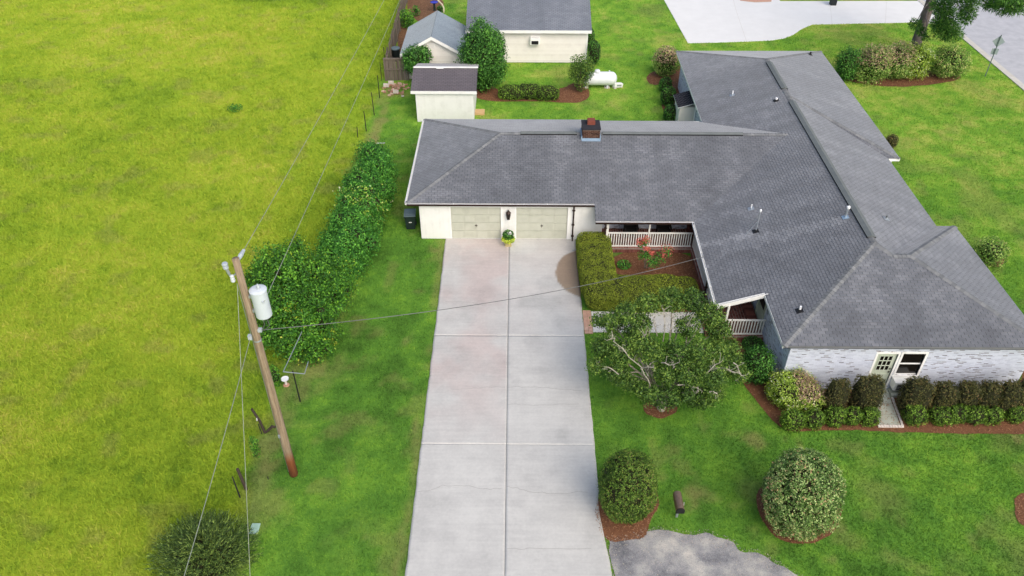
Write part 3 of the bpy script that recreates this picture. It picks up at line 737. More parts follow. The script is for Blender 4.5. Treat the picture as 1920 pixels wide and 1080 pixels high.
def ridge_cap(mb, a, b_, wd=0.15, step=0.2, drop=0.05, n1=None):
    """overlapping bent cap shingles along a hip or ridge from low a to high b"""
    a = Vector(a); b_ = Vector(b_); t = (b_-a); L = t.length; t.normalize()
    s_ = t.cross(Vector((0, 0, 1))).normalized(); up = s_.cross(t).normalized()
    k = 0.0
    while k < L:
        e = min(L, k+step+0.02); r = random.random()
        c0 = a+t*k+up*0.040; c1 = a+t*e+up*0.026
        l0, l1 = c0-s_*wd-up*drop, c1-s_*wd-up*drop; r0, r1 = c0+s_*wd-up*drop, c1+s_*wd-up*drop
        mb.face([l0, c0, c1, l1], r); mb.face([c0, r0, r1, c1], r)
        mb.face([l0, l0-up*.02, c0-up*.02, c0], r*0.5); mb.face([c0, c0-up*.02, r0-up*.02, r0], r*0.5)
        k += step

# ---------------------------------------------------------------- the house
house = thing('ranch_house', 'L-shaped white brick ranch house with grey shingle roof, garage wing and chimney', 'house', (0, 0, 0))
DR = 0.015
def xr(y): return 16.15 + DR*(y-29.1)
ZR, ZE = 4.35, 2.70
SLW, SLE = 0.329, 0.34
def zL(x, y): return ZR - SLW*(xr(y)-x)
def onL(y, z): return Vector((xr(y)-(ZR-z)/SLW, y, z))
def onR(y, z): return Vector((xr(y)+(ZR-z)/SLE, y, z))
R1 = Vector((16.15, 29.1, ZR)); R2 = Vector((xr(50.2), 50.2, ZR)); A_ = Vector((xr(44.6), 44.6, ZR))
SW = onL(23.95, ZE); K_ = onL(27.38, ZE); PS = onL(27.38, 2.03)
GS = 0.3265; GYR, GZR = 40.2, 4.0
def zG(y): return GZR - GS*(GYR-y)
V1 = onL(GYR, GZR); PF = onL(34.2, zG(34.2)); VM = PF.lerp(V1, (35.3-34.2)/(GYR-34.2)); VM.z = zG(35.3)
Rv = Vector((xr(GYR), GYR, ZR)); FL = onL(55.65, ZE)
yb = 44.18; Q_ = onL(yb, ZE)
NS = (ZR-ZE)/(29.1-23.95)
NYc = (23.95+32.88)/2; NZ = ZE+NS*(NYc-23.95)
EX = 22.0
SE_ = Vector((EX, 23.95, ZE)); NE_ = Vector((EX, 32.88, ZE)); N2 = Vector((EX-4.42, NYc, NZ)); N1 = onR(NYc, NZ)
NV = onR(32.88, ZE); C_ = onR(39.8, ZE); B_ = Vector((21.84, 39.8, ZE)); FR = Vector((21.84+DR*15.9, 55.7, ZE))
GL = Vector((-5.94, 35.3, zG(35.3))); GB = Vector((-5.94, 45.1, zG(35.3))); GA = Vector((-1.04, GYR, GZR))
def gb(x, y): return Vector((x, y, GZR-GS*(y-GYR)))
def gf(x, y): return Vector((x, y, zG(y)))
planes = {
 'left': [[SW, K_, R1], [PS, K_, R1, Rv, V1, PF], [V1, Rv, R2, FL, Q_]],
 'near': [[SW, SE_, N2, N1], [SW, N1, R1]],
 'proj_east': [[SE_, NE_, N2]], 'proj_north': [[N2, NE_, NV, N1]],
 'right': [[N1, NV, C_, A_, R1]], 'tri': [[C_, B_, A_]], 'far_right': [[B_, FR, R2, A_]], 'far': [[FR, FL, R2]],
 'gfront': [[GL, gf(4.05, 35.3), VM, V1, GA], [gf(4.05, 34.2), PF, VM, gf(4.05, 35.3)]],
 'gleft': [[GB, GL, GA]],
 'gback': [[GA, gb(4.4, GYR), gb(4.4, 45.1), GB], [gb(4.4, GYR), V1, gb(Q_.x-.55, 44.75), gb(4.4, 44.75)]],
}
deck = MB()
for pl in planes.values():
    for pc in pl: deck.slab([Vector(p)-Vector((0, 0, .006)) for p in pc], 0.13)
roof = deck.build('roof', M['deck'], house); tag(roof, 'low grey shingle hip roof')
sh = MB(); singles = []
def onplane(px, f):
    z = 3.0
    for _ in range(30):
        p = P(px[0], px[1], z); z = f(p.x, p.y)
    return P(px[0], px[1], z)
STREAK = []          # rain-washed paler shingles below the metal vents
for px_, L_, w0 in (((1585, 410), 5.6, .55), ((1417, 436), 4.2, .3), ((1373, 180), 1.6, .14), ((1330, 500), 1.5, .3)):
    q_ = onplane(px_, zL); STREAK.append((q_.x, q_.y, L_, w0))
for k, pl in planes.items():
    shingle_plane(pl, sh, single=singles if k == 'near' else None, gap=0.014, streak=STREAK if k == 'left' else None)
singles.sort(key=lambda t: t[0])
for i, (d_, mb_) in enumerate(singles):
    if i < 300: mb_.build('shingle', M['shingle'], roof)
    else:
        n_ = len(sh.v); sh.v += mb_.v; sh.f += [tuple(n_+j for j in f) for f in mb_.f]; sh.r += mb_.r
sh.build('shingle_courses', M['shingle'], roof, kind='stuff')
cap = MB()
for a, c in ((SW, R1), (SE_, N2), (NE_, N2), (N1, R1), (N1, N2), (B_, A_), (FL, R2), (FR, R2), (GL, GA), (GB, GA), (R1, Rv), (Rv, A_), (A_, R2), (GA, V1)):
    ridge_cap(cap, a, c)
cap.build('ridge_cap', M['ridgecap'], roof, kind='stuff')
def ridge_vent(a, c, wd=0.2, h=0.075):
    a = Vector(a); c = Vector(c); t = (c-a).normalized(); s_ = Vector((t.y, -t.x, 0)).normalized()
    b = MB()
    for p, q in ((a, c),):
        for sg in (-1, 1):
            o0 = s_*sg*wd+Vector((0, 0, -wd*0.33+h)); top = Vector((0, 0, h+0.015))
            b.face([p+top, q+top, q+o0, p+o0]); 
        b.face([a+Vector((0, 0, h+.015)), a+s_*wd+Vector((0, 0, -wd*.33+h)), a-s_*wd+Vector((0, 0, -wd*.33+h))]); b.face([c+Vector((0, 0, h+.015)), c-s_*wd+Vector((0, 0, -wd*.33+h)), c+s_*wd+Vector((0, 0, -wd*.33+h))])
    v = b.build('ridge_vent', M['vent'], roof)
    b = MB()
    for sg in (-1, 1):
        p0 = a+s_*sg*(wd-.004); q0 = c+s_*sg*(wd-.004); zt = Vector((0, 0, -wd*.33+h-.003)); zb = Vector((0, 0, -wd*.33+.0))
        b.face([p0+zt, q0+zt, q0+zb, p0+zb])
    for e in (a, c):
        b.face([e+s_*wd+Vector((0, 0, -wd*.33+h)), e-s_*wd+Vector((0, 0, -wd*.33+h)), e-s_*wd+Vector((0, 0, -wd*.33)), e+s_*wd+Vector((0, 0, -wd*.33))])
    b.build('vent_slot', M['darkvent'], roof)
def rg(y): return Vector((xr(y), y, ZR+.02))
ridge_vent(rg(29.5), rg(43.7)); ridge_vent(rg(45.5), rg(49.6))
ridge_vent((0.1, GYR, GZR+.02), (3.3, GYR, GZR+.02), 0.16, 0.07); ridge_vent((4.75, GYR, GZR+.02), (12.7, GYR, GZR+.02), 0.16, 0.07)
# plumbing vents standing on the roof
def onplane(px, f):
    z = 3.0
    for _ in range(30):
        p = P(px[0], px[1], z); z = f(p.x, p.y)
    return P(px[0], px[1], z)
zRt = lambda x, y: ZR-SLE*(x-xr(y)); zN = lambda x, y: ZE+NS*(y-23.95)
def vent_pipe(px, f, h, rad, flash, mat='pipe', cap_=False, brace=False):
    p = onplane(px, f)
    b = MB().lathe([(rad, -0.08), (rad, h), (rad*0.7, h+.005)], p, 12); o = b.build('vent_pipe', M[mat], roof, smooth=False)
    nv = Vector((-(f(p.x+.1, p.y)-f(p.x, p.y))/.1, -(f(p.x, p.y+.1)-f(p.x, p.y))/.1, 1)).normalized()
    rot = nv.to_track_quat('Z', 'Y').to_matrix()
    b = MB().box(p+nv*0.028, (0.3, 0.3, 0.012), rot=rot); b.lathe([(rad*1.9, 0), (rad*1.3, 0.1)], p+Vector((0, 0, .0)), 12); b.build('flashing', M[flash], roof)
    if cap_:
        MB().lathe([(rad*1.5, h), (rad*1.9, h+.05), (rad*1.9, h+.12), (rad*.6, h+.16)], p, 14).build('vent_cap', M['pipe'], roof)
    if brace:
        b = MB()
        for dx, dy in ((-.35, .3), (.3, .45)):
            q = Vector((p.x+dx, p.y+dy, f(p.x+dx, p.y+dy)+.02)); b.tube([p+Vector((0, 0, h*.9)), q], 0.014, 6)
        b.tube([p+Vector((0, 0, h*.55)), Vector((p.x-.5, p.y-.1, f(p.x-.5, p.y-.1)+.05))], 0.012, 6)
        b.build('brace', M['galv'], roof)
vent_pipe((1499, 583), zL, 0.26, 0.045, 'black')
vent_pipe((1417, 434), zL, 1.15, 0.03, 'black', 'galv', True, True)
vent_pipe((1408, 392), zL, 0.28, 0.03, 'galv')
vent_pipe((1585, 408), zL, 0.5, 0.045, 'lead', 'galv', True)
vent_pipe((1373, 179), zL, 0.32, 0.04, 'galv')
vent_pipe((1455, 189), zL, 0.20, 0.07, 'black', 'pipe')
vent_pipe((1661, 411), zRt, 0.2, 0.04, 'galv', 'vent')
vent_pipe((1519, 103), lambda x, y: ZR-0.30*(x-xr(y)), 0.22, 0.06, 'black', 'black')

# chimney
def brickwork(mb, x0, x1, z0, z1, place, bl=0.2, bh=0.065, j=0.011, th=0.02, holes=(), worn=0.0):
    """running bond pieces on a vertical plane; place(u, z, out) gives a 3d point"""
    r = 0; z = z0
    while z+bh <= z1+0.02:
        zt = min(z+bh, z1); u = x0-(0.5*(bl+j) if r % 2 else 0)
        while u < x1:
            a, c = max(u, x0), min(u+bl, x1)
            if c-a > 0.03:
                segs = [(a, c)]
                for (hx0, hx1, hz0, hz1) in holes:
                    if zt > hz0 and z < hz1:
                        ns = []
                        for (s0, s1) in segs:
                            if s1 <= hx0 or s0 >= hx1: ns.append((s0, s1)); continue
                            if s0 < hx0-.02: ns.append((s0, hx0))
                            if s1 > hx1+.02: ns.append((hx1, s1))
                        segs = ns
                for (s0, s1) in segs:
                    o_ = th*random.uniform(0.75, 1.1); rr = random.random()
                    q = [place(s0, z, o_), place(s1, z, o_), place(s1, zt, o_), place(s0, zt, o_)]
                    w_ = [place(s0, z, -.002), place(s1, z, -.002), place(s1, zt, -.002), place(s0, zt, -.002)]
                    if worn:
                        zs = z+(zt-z)*random.uniform(.3, .55); e0, e1 = place(s0, zs, o_), place(s1, zs, o_); rr *= .8
                        mb.face([e0, e1, q[2], q[3]], rr)
                        pw = worn*(.35+1.6*float(vn(s0, z*1.3, 1.1, 23))**1.6)
                        mb.face([q[0], q[1], e1, e0], 1.0 if random.random() < pw else rr)
                    else: mb.face(q, rr)
                    for k in range(4): mb.face([q[k], w_[k], w_[(k+1) % 4], q[(k+1) % 4]], rr)
            u += bl+j
        z += bh+j; r += 1
CX0, CX1, CY0, CY1, CZ0, CZ1 = 3.6, 4.55, 39.72, 40.75, 3.4, 4.46
b = MB().b2(CX0, CX1, CY0, CY1, CZ0, CZ1); ch = b.build('chimney', M['mortar'], roof); tag(ch, 'dark red brick chimney with terracotta flue')
b = MB(); brickwork(b, CX0, CX1, 3.75, CZ1, lambda u, z, o_: Vector((u, CY0-o_, z))); brickwork(b, CY0, CY1, 3.75, CZ1, lambda u, z, o_: Vector((CX0-o_, u, z))); brickwork(b, CY0, CY1, 3.75, CZ1, lambda u, z, o_: Vector((CX1+o_, u, z))); brickwork(b, CX0, CX1, 3.75, CZ1, lambda u, z, o_: Vector((u, CY1+o_, z)))
b.build('chimney_bricks', M['redbrick'], roof, kind='stuff')
b = MB().b2(CX0-.05, CX1+.05, CY0-.05, CY1+.05, CZ1, CZ1+.09); b.build('chimney_crown', M['deck'], roof, bevel=0.015)
b = MB().b2(3.87, 4.30, 40.15, 40.58, CZ1+.09, CZ1+.32).b2(3.93, 4.24, 40.21, 40.52, CZ1+.32, CZ1+.325, ); b.build('chimney_flue', M['terracotta'], roof)
b = MB(); b.box((4.075, CY0-.07, zG(CY0-.07)+.035), (1.06, .16, .02), rot=Matrix.Rotation(math.atan(GS), 3, 'X')); b.b2(CX0-.02, CX1+.02, CY0-.028, CY0-.022, zG(CY0), zG(CY0)+.12)
for xx in (CX0-.05, CX1+.05): b.b2(xx-.03, xx+.03, CY0-.02, CY1, 3.86, 4.06)
b.build('chimney_flashing', M['lead'], roof)

# fascias, gutters, downspouts
def board(name, a, c, h, th, mat, parent=None, dz=0.0, out=0.0):
    """vertical board under an edge from a to c"""
    a = Vector(a); c = Vector(c); t = (c-a); t2 = Vector((t.x, t.y, 0)).normalized(); s_ = Vector((t2.y, -t2.x, 0))
    b = MB(); o0 = s_*out; o1 = s_*(out+th)
    up = Vector((0, 0, dz)); dn = Vector((0, 0, dz-h))
    q = [a+o0+up, c+o0+up, c+o1+up, a+o1+up, a+o0+dn, c+o0+dn, c+o1+dn, a+o1+dn]
    for f in ((0, 1, 2, 3), (7, 6, 5, 4), (0, 4, 5, 1), (1, 5, 6, 2), (2, 6, 7, 3), (3, 7, 4, 0)): b.face([q[i] for i in f])
    return b.build(name, M[mat], parent or roof)
E_ = [(GL, gf(4.05, 35.3)), (gf(4.05, 34.2), PF), (SW, SE_), (SE_, NE_), (NE_, NV), (NV, C_), (C_, B_), (B_, FR), (FR, FL), (GB, GL), (PF, PS), (FL, Q_), (gb(4.4, 45.1), GB), (gb(Q_.x, 44.75), gb(4.4, 44.75)), (K_, SW)]
for a, c in E_:
    if (a, c) == (SW, SE_): board('drip_edge', a, c, 0.07, 0.02, 'ridgecap', dz=-.012)
    else: board('fascia', a, c, 0.15, 0.022, 'trim', dz=-.012)
board('rake_board', K_, PS, 0.2, 0.05, 'trim', dz=.03, out=0.0).rotation_euler = (0, 0, 0)
board('rake_board', PS+Vector((0, -.051, 0)), K_+Vector((0.12, -.051, .04)), 0.21, 0.03, 'trim', dz=.035)
def gutter(a, c, mat, rim):
    a = Vector(a); c = Vector(c); t2 = Vector((c.x-a.x, c.y-a.y, 0)).normalized(); s_ = Vector((t2.y, -t2.x, 0))
    for (i0, i1, z0, z1, m_) in ((.024, .034, -.02, -.13, mat), (.034, .115, -.125, -.135, mat), (.105, .115, -.005, -.135, mat), (.098, .122, .006, -.006, rim)):
        b = MB(); q = []
        for zz in (z0, z1):
            for e, f_ in ((a, i0), (c, i0), (c, i1), (a, i1)): q.append(e+s_*f_+Vector((0, 0, zz)))
        for f in ((0, 1, 2, 3), (7, 6, 5, 4), (0, 4, 5, 1), (1, 5, 6, 2), (2, 6, 7, 3), (3, 7, 4, 0)): b.face([q[i] for i in f])
        b.build('gutter', M[m_], roof)
    L = (c-a).length; n_ = int(L/1.2); b = MB()
    for k in range(1, n_): 
        p = a.lerp(c, k/n_)+s_*.07+Vector((0, 0, .004)); b.box(p, (.03, .1, .01) if abs(t2.x) > .5 else (.1, .03, .01))
    b.build('gutter_hanger', M['trim'], roof)
gutter(GL, gf(4.05, 35.3), 'brown', 'pipe'); gutter(gf(4.05, 34.2), PF, 'brown', 'pipe'); gutter(PF, PS, 'trim', 'pipe'); gutter(GB, GL, 'trim', 'pipe')
def downspout(pts):
    b = MB()
    b.tube(pts, 0.045, 4)
    for k in range(len(pts)-1):
        if abs(pts[k][2]-pts[k+1][2]) > 1:
            for f in (.12, .55, .9): 
                p = Vector(pts[k]).lerp(Vector(pts[k+1]), f); b.box(p, (.15, .1, .05))
    b.build('downspout', M['brown'], house)
downspout([(2.98, 35.24, 2.28), (2.98, 35.36, 2.18), (2.98, 35.36, 0.06), (2.98, 35.2, 0.05)])
downspout([(4.52, 34.12, 1.9), (4.62, 34.26, 1.75), (4.64, 34.26, 0.15)])
downspout([(9.12, 30.2, 1.9), (9.28, 30.2, 1.7), (9.28, 30.2, .1), (9.05, 30.2, .07)])

# garage walls with vertical board siding, built round the two door openings
D1 = (-3.64, -0.95); D2 = (-0.10, 2.67); DH = 2.09; GY = 35.42
wb = MB()
for x0, x1, z0, z1 in ((-5.32, D1[0], 0, 2.42), (D1[1], D2[0], 0, 2.42), (D2[1], 4.58, 0, 2.42), (D1[0], D1[1], DH, 2.42), (D2[0], D2[1], DH, 2.42)): wb.b2(x0, x1, GY, GY+.15, z0, z1)
wb.b2(-5.32, -5.17, GY+.15, 44.7, 0, 2.42); wb.b2(-5.17, 11.6, 44.55, 44.7, 0, 2.42); wb.b2(4.43, 4.58, GY+.15, 36.1, 0, 2.3)
garage_wall = wb.build('garage_wall', M['siding'], house)
sb = MB()
def vstrips(mb, u0, u1, z0, z1, place, wd=0.10, g=0.008):
    u = u0
    while u < u1-0.01:
        c = min(u+wd-g, u1); r = random.random()
        q = [place(u, z0, .014), place(c, z0, .014), place(c, z1, .014), place(u, z1, .014)]; w_ = [place(u, z0, 0), place(c, z0, 0), place(c, z1, 0), place(u, z1, 0)]
        mb.face(q, r)
        for k in range(4): mb.face([q[k], w_[k], w_[(k+1) % 4], q[(k+1) % 4]], r)
        u += wd
pf = lambda u, z, o_: Vector((u, GY-o_, z))
for x0, x1, z0, z1 in ((-5.32, D1[0]-.09, 0.02, 2.38), (D1[1]+.09, D2[0]-.09, 0.02, 2.38), (D2[1]+.09, 4.58, 0.02, 2.38)): vstrips(sb, x0, x1, z0, z1, pf)
vstrips(sb, GY, 44.7, 0.02, 2.38, lambda u, z, o_: Vector((-5.32-o_, u, z)))
sb.build('vertical_siding', M['siding'], house, kind='stuff')
for dx0, dx1 in (D1, D2):
    fr = MB()
    fr.b2(dx0-.09, dx0, GY-.03, GY+.02, 0, DH+.09).b2(dx1, dx1+.09, GY-.03, GY+.02, 0, DH+.09).b2(dx0, dx1, GY-.031, GY+.02, DH, DH+.09)
    fr.build('door_casing', M['trim'], house)
    gd = MB().b2(dx0, dx1, GY+.06, GY+.1, 0.01, DH); door = gd.build('garage_door', M['sage'], house); door['label'] = 'pale sage green panelled garage door'
    rows, cols = 4, 4; hh = (DH-.03)/rows; ww = (dx1-dx0-.06)/cols
    for r in range(rows):
        for c in range(cols):
            cx = dx0+.03+ww*(c+.5); cz = .02+hh*(r+.5)
            b = MB(); x0, x1, z0, z1 = cx-ww/2+.004, cx+ww/2-.004, cz-hh/2+.012, cz+hh/2-.012
            b.b2(x0, x1, GY+.03, GY+.0605, z0, z1, random.random())
            i = .07; b.b2(x0+i, x1-i, GY+.022, GY+.03, z0+i, z1-i, random.random()); b.build('panel', M['sage'], door)
    cx = (dx0+dx1)/2; b = MB().b2(cx-.012, cx+.012, GY-.005, GY+.045, .78, .96).b2(cx-.07, cx+.07, GY+.0, GY+.02, .86, .89); b.build('handle', M['brown'], door)
    b = MB().b2(dx0, dx1, GY-.02, GY+.06, 0.0, .045); b.build('threshold', M['palewalk'], house)

# wall lantern between the doors
lt = MB(); lx, lz = -0.53, 1.62
lt.lathe([(.02, .34), (.05, .30), (.13, .22), (.15, .20)], (lx, GY-.17, lz), 8)
for k in range(6):
    a = math.pi/3*k; lt.tube([(lx+.12*math.cos(a), GY-.17+.12*math.sin(a), lz+.2), (lx+.075*math.cos(a), GY-.17+.075*math.sin(a), lz-.16)], .014, 5)
lt.lathe([(.085, -.2), (.08, -.16), (.02, -.24)], (lx, GY-.17, lz), 8); lt.b2(lx-.06, lx+.06, GY-.05, GY-.015, lz-.1, lz+.25); lt.tube([(lx, GY-.03, lz+.15), (lx, GY-.12, lz+.36), (lx, GY-.17, lz+.33)], .016, 6)
ln_ = lt.build('wall_lantern', M['brown'], house)
MB().lathe([(.06, -.15), (.105, .19)], (lx, GY-.17, lz), 8).build('lantern_glass', M['glass'], ln_)

# main block walls
WY = 24.10; WX0, WX1 = 11.45, 21.05
HD = (15.18, 16.04, 0.12, 2.16); HW = (16.24, 17.18, 0.90, 2.18)
wb = MB()
for x0, x1, z0, z1 in ((WX0, HD[0], 0, 2.62), (HD[1], HW[0], 0, 2.62), (HW[1], WX1+.6, 0, 2.62), (HD[0], HD[1], HD[3], 2.62), (HD[0], HD[1], 0, HD[2]), (HW[0], HW[1], HW[3], 2.62), (HW[0], HW[1], 0, HW[2])): wb.b2(x0, x1, WY, WY+.2, z0, z1)
wx = lambda y: WX0 + DR*(y-24)
wb.prism([(WX0, WY+.2), (WX0+.2, WY+.2), (wx(55.3)+.2, 55.3), (wx(55.3), 55.3)], 0, 2.72)
wb.prism([(4.58, 36.1), (wx(36.1), 36.1), (wx(36.1), 36.25), (4.58, 36.25)], 0, 2.6)
wb.prism([(wx(55.1), 55.1), (21.7, 55.1), (21.7, 55.3), (wx(55.3), 55.3)], 0, 2.72)
wb.prism([(21.45, WY+.2), (21.65, WY+.2), (21.65, 32.5), (21.45, 32.5)], 0, 2.66); wb.prism([(20.6, 32.5), (20.8, 32.5), (20.95, 39.9), (20.75, 39.9)], 0, 2.66); wb.prism([(21.3, 39.9), (21.5, 39.9), (21.7, 55.1), (21.5, 55.1)], 0, 2.66)
wb.prism([(20.6, 32.3), (21.45, 32.3), (21.45, 32.5), (20.6, 32.5)], 0, 2.66); wb.prism([(20.75, 39.9), (21.3, 39.9), (21.3, 40.1), (20.75, 40.1)], 0, 2.66)
wb.build('brick_wall', M['wornmortar'], house)
bk = MB()
brickwork(bk, WX0-.0, WX1+.6, 0.02, 2.6, lambda u, z, o_: Vector((u, WY-o_, z)), holes=((HD[0]-.08, HD[1]+.08, -1, HD[3]+.08), (HW[0]-.08, HW[1]+.08, HW[2]-.06, HW[3]+.08)), th=0.013, worn=.24)
brickwork(bk, WY, 35.2, 0.02, 2.66, lambda u, z, o_: Vector((wx(u)-o_, u, z)), th=0.013, worn=.24, holes=((29.6, 30.6, .3, 2.4), (27.75, 28.85, .3, 2.4)))
brickwork(bk, 44.8, 55.3, 0.02, 2.68, lambda u, z, o_: Vector((wx(u)-o_, u, z)), th=0.013, worn=.24)
brickwork(bk, 4.6, 11.5, 0.3, 2.5, lambda u, z, o_: Vector((u, 36.1-o_, z)), th=0.013, worn=.24)
bk.build('brick_courses', M['whitebrick'], house, kind='stuff')
# side door with nine panes
b = MB().b2(HD[0], HD[1], WY+.05, WY+.1, HD[2], HD[3]); dr = b.build('door', M['door'], house); dr['label'] = 'pale green side door with nine small panes'
px0, px1, pz0, pz1 = HD[0]+.16, HD[1]-.16, 1.16, 2.0
for r in range(3):
    for c in range(3):
        a0 = px0+(px1-px0)/3*c; z0 = pz0+(pz1-pz0)/3*r
        MB().b2(a0+.018, a0+(px1-px0)/3-.018, WY+.036, WY+.05, z0+.02, z0+(pz1-pz0)/3-.02).build('pane', M['glass'], dr)
b = MB()
for k in range(4):
    a0 = px0+(px1-px0)/3*k; b.b2(a0-.018, a0+.018, WY+.02, WY+.05, pz0-.02, pz1+.02)
    z0 = pz0+(pz1-pz0)/3*k; b.b2(px0+.018, px1-.018, WY+.022, WY+.05, z0-.02, z0+.02)
b.build('muntin', M['door'], dr)
MB().b2(HD[0]+.14, HD[1]-.14, WY+.035, WY+.05, .3, .95).build('lower_panel', M['door'], dr)
MB().lathe([(.02, 0), (.035, .03), (.035, .05), (.01, .07)], (0, 0, 0), 10).build('knob', M['brown'], dr, loc=(HD[1]-.09, WY+.02, 1.04))
MB().b2(HD[1]-.12, HD[1]-.06, WY+.03, WY+.05, 1.2, 1.27).build('lock', M['brown'], dr)
b = MB().b2(HD[0]-.08, HD[0], WY-.025, WY+.06, 0, HD[3]+.08).b2(HD[1], HD[1]+.08, WY-.025, WY+.06, 0, HD[3]+.08).b2(HD[0], HD[1], WY-.026, WY+.06, HD[3], HD[3]+.08); b.build('door_frame', M['trim'], house)
b = MB().b2(HD[0]-.1, HD[1]+.1, WY-.32, WY-.02, .0, .11); b.build('door_step', M['walk'], house)
# window beside it
wn_ = MB().b2(HW[0], HW[1], WY+.09, WY+.12, HW[2], HW[3]).build('window', M['black'], house); wn_['label'] = 'dark double-hung window with white frame'
zm = (HW[2]+HW[3])/2
for z0, z1 in ((HW[2]+.05, zm-.03), (zm+.03, HW[3]-.04)): MB().b2(HW[0]+.04, HW[1]-.04, WY+.07, WY+.09, z0, z1).build('pane', M['glass'], wn_)
MB().b2(HW[0]+.01, HW[1]-.01, WY+.045, WY+.09, zm-.03, zm+.03).build('meeting_rail', M['trim'], wn_)
MB().b2(HW[0]+.01, HW[1]-.01, WY+.045, WY+.09, HW[2]+.0, HW[2]+.05).build('bottom_rail', M['trim'], wn_)
b = MB().b2(HW[0]-.09, HW[0], WY-.03, WY+.1, HW[2]-.1, HW[3]+.09).b2(HW[1], HW[1]+.09, WY-.03, WY+.1, HW[2]-.1, HW[3]+.09).b2(HW[0], HW[1], WY-.031, WY+.1, HW[3], HW[3]+.09); b.build('frame', M['trim'], wn_)
MB().b2(HW[0]-.12, HW[1]+.12, WY-.08, WY+.09, HW[2]-.06, HW[2]-.001).build('sill', M['trim'], wn_)
# air conditioner under the window
ac = MB().b2(16.16, 17.02, WY-.42, WY-.015, .38, .83).build('air_conditioner', M['trim'], house, bevel=0.015); ac['label'] = 'white through-wall air conditioner under the window'
for c in range(2):
    for r in range(4):
        MB().b2(16.27+.36*c, 16.27+.36*c+.28, WY-.435, WY-.42, .44+.085*r, .44+.085*r+.045).build('grille_slot', M['galv'] if c else M['darkvent'], ac)
MB().b2(16.17, 17.12, WY-.5, WY-.03, .0, .16).build('pad', M['walk'], ac)

# porch: brick floor, steps, posts, railings, doors
pfz = 0.30
pb = MB().prism([(4.6, 34.2), (9.3, 34.2), (9.3, 29.3), (9.3, 27.2), (wx(27.2), 27.2), (wx(36.1), 36.1), (4.6, 36.1)], 0, pfz-.012); porch = pb.build('porch_base', M['mortar'], house)
fb = MB()
def paver(x0, x1, y0, y1, along):
    st = 0; v = y0 if along == 'x' else x0
    bl, bw, j = .21, .105, .028
    if along == 'x':
        while v < y1-.03:
            u = x0-(.5*bl if st % 2 else 0)
            while u < x1:
                a, c = max(u, x0), min(u+bl, x1)
                if c-a > .03: fb.b2(a, c, v, min(v+bw, y1), pfz-.02, pfz+random.uniform(-.003, .003), random.random(), skip=(4,))
                u += bl+j
            v += bw+j; st += 1
    else:
        while v < x1-.03:
            u = y0-(.5*bl if st % 2 else 0)
            while u < y1:
                a, c = max(u, y0), min(u+bl, y1)
                if c-a > .03: fb.b2(v, min(v+bw, x1), a, c, pfz-.02, pfz+random.uniform(-.003, .003), random.random(), skip=(4,))
                u += bl+j
            v += bw+j; st += 1
paver(4.62, 11.4, 34.22, 36.05, 'y'); paver(9.32, 11.42, 27.22, 34.2, 'y')
fb.build('floor_bricks', M['porchbrick'], porch, kind='stuff')
eb = MB()
brickwork(eb, 4.6, 9.3, .02, pfz, lambda u, z, o_: Vector((u, 34.2-o_, z)), bl=.095, bh=.2); brickwork(eb, 9.3, wx(27), .02, pfz, lambda u, z, o_: Vector((u, 27.2-o_, z)), bl=.095, bh=.2)
brickwork(eb, 27.2, 34.2, .02, pfz, lambda u, z, o_: Vector((9.3-o_, u, z)), bl=.095, bh=.2)
eb.build('edge_bricks', M['porchbrick'], porch, kind='stuff')
st = MB()
for (x0, x1, y0, y1, z0, z1) in ((8.85, 9.28, 27.5, 29.3, 0, .16), ):
    for k in range(int((y1-y0)/.11)): st.b2(x0, x1, y0+.11*k, y0+.11*k+.1, z0, z1+random.uniform(-.004, .004), random.random())
st.build('brick_step', M['porchbrick'], porch)
st = MB()        # raised brick step against the inner corner
for k in range(16): st.b2(9.35+.11*k, 9.35+.11*k+.1, 35.55, 36.04, pfz, .47, random.random())
for k in range(16): st.b2(9.35+.11*k, 9.35+.11*k+.1, 35.8, 36.05, .47, .63, random.random())
st.build('brick_step', M['porchbrick'], porch)
st = MB()
for k in range(18): st.b2(10.95, 11.4, 28.0+.11*k, 28.0+.11*k+.1, pfz, .46, random.random())
st.build('brick_step', M['porchbrick'], porch)
def railing(a, c, z0=.36, z1=1.2, n=None):
    a = Vector(a); c = Vector(c); L = (c-a).length; n = n or int(L/.125); rl = (c-a).normalized(); alx = abs(rl.x) > .5
    def bar(p, dx, dz): return MB().box((0, 0, 0), (dx, .035, dz) if alx else (.035, dx, dz))
    top = MB().box(((a.x+c.x)/2, (a.y+c.y)/2, z1), (L, .09, .05) if alx else (.09, L, .05)); rail = top.build('railing', M['white'], house)
    MB().box(((a.x+c.x)/2, (a.y+c.y)/2, z0), (L, .06, .07) if alx else (.06, L, .07)).build('bottom_rail', M['white'], rail)
    me = MB().box((0, 0, 0), (.05, .035, z1-z0-.06) if alx else (.035, .05, z1-z0-.06)).mesh('baluster', M['white'])
    for k in range(n):
        p = a.lerp(c, (k+.5)/n); link('baluster', me, rail, (p.x, p.y, (z0+z1)/2+.005))
def post(x, y, z1, wd=.1, mat='white'):
    MB().b2(x-wd/2, x+wd/2, y-wd/2, y+wd/2, .29, z1).build('porch_post', M[mat], house, bevel=.006)
railing((4.80, 34.33, 0), (6.9, 34.33, 0)); railing((7.0, 34.33, 0), (9.28, 34.33, 0)); railing((9.42, 29.45, 0), (9.42, 34.25, 0)); railing((9.70, 27.30, 0), (wx(27.3)-.06, 27.30, 0))
post(4.73, 34.33, 2.0, .13); post(6.95, 34.33, 2.0, .08); post(9.42, 34.33, 2.05, .11); post(9.42, 29.4, 2.05, .11); post(9.6, 27.30, 2.08, .09)
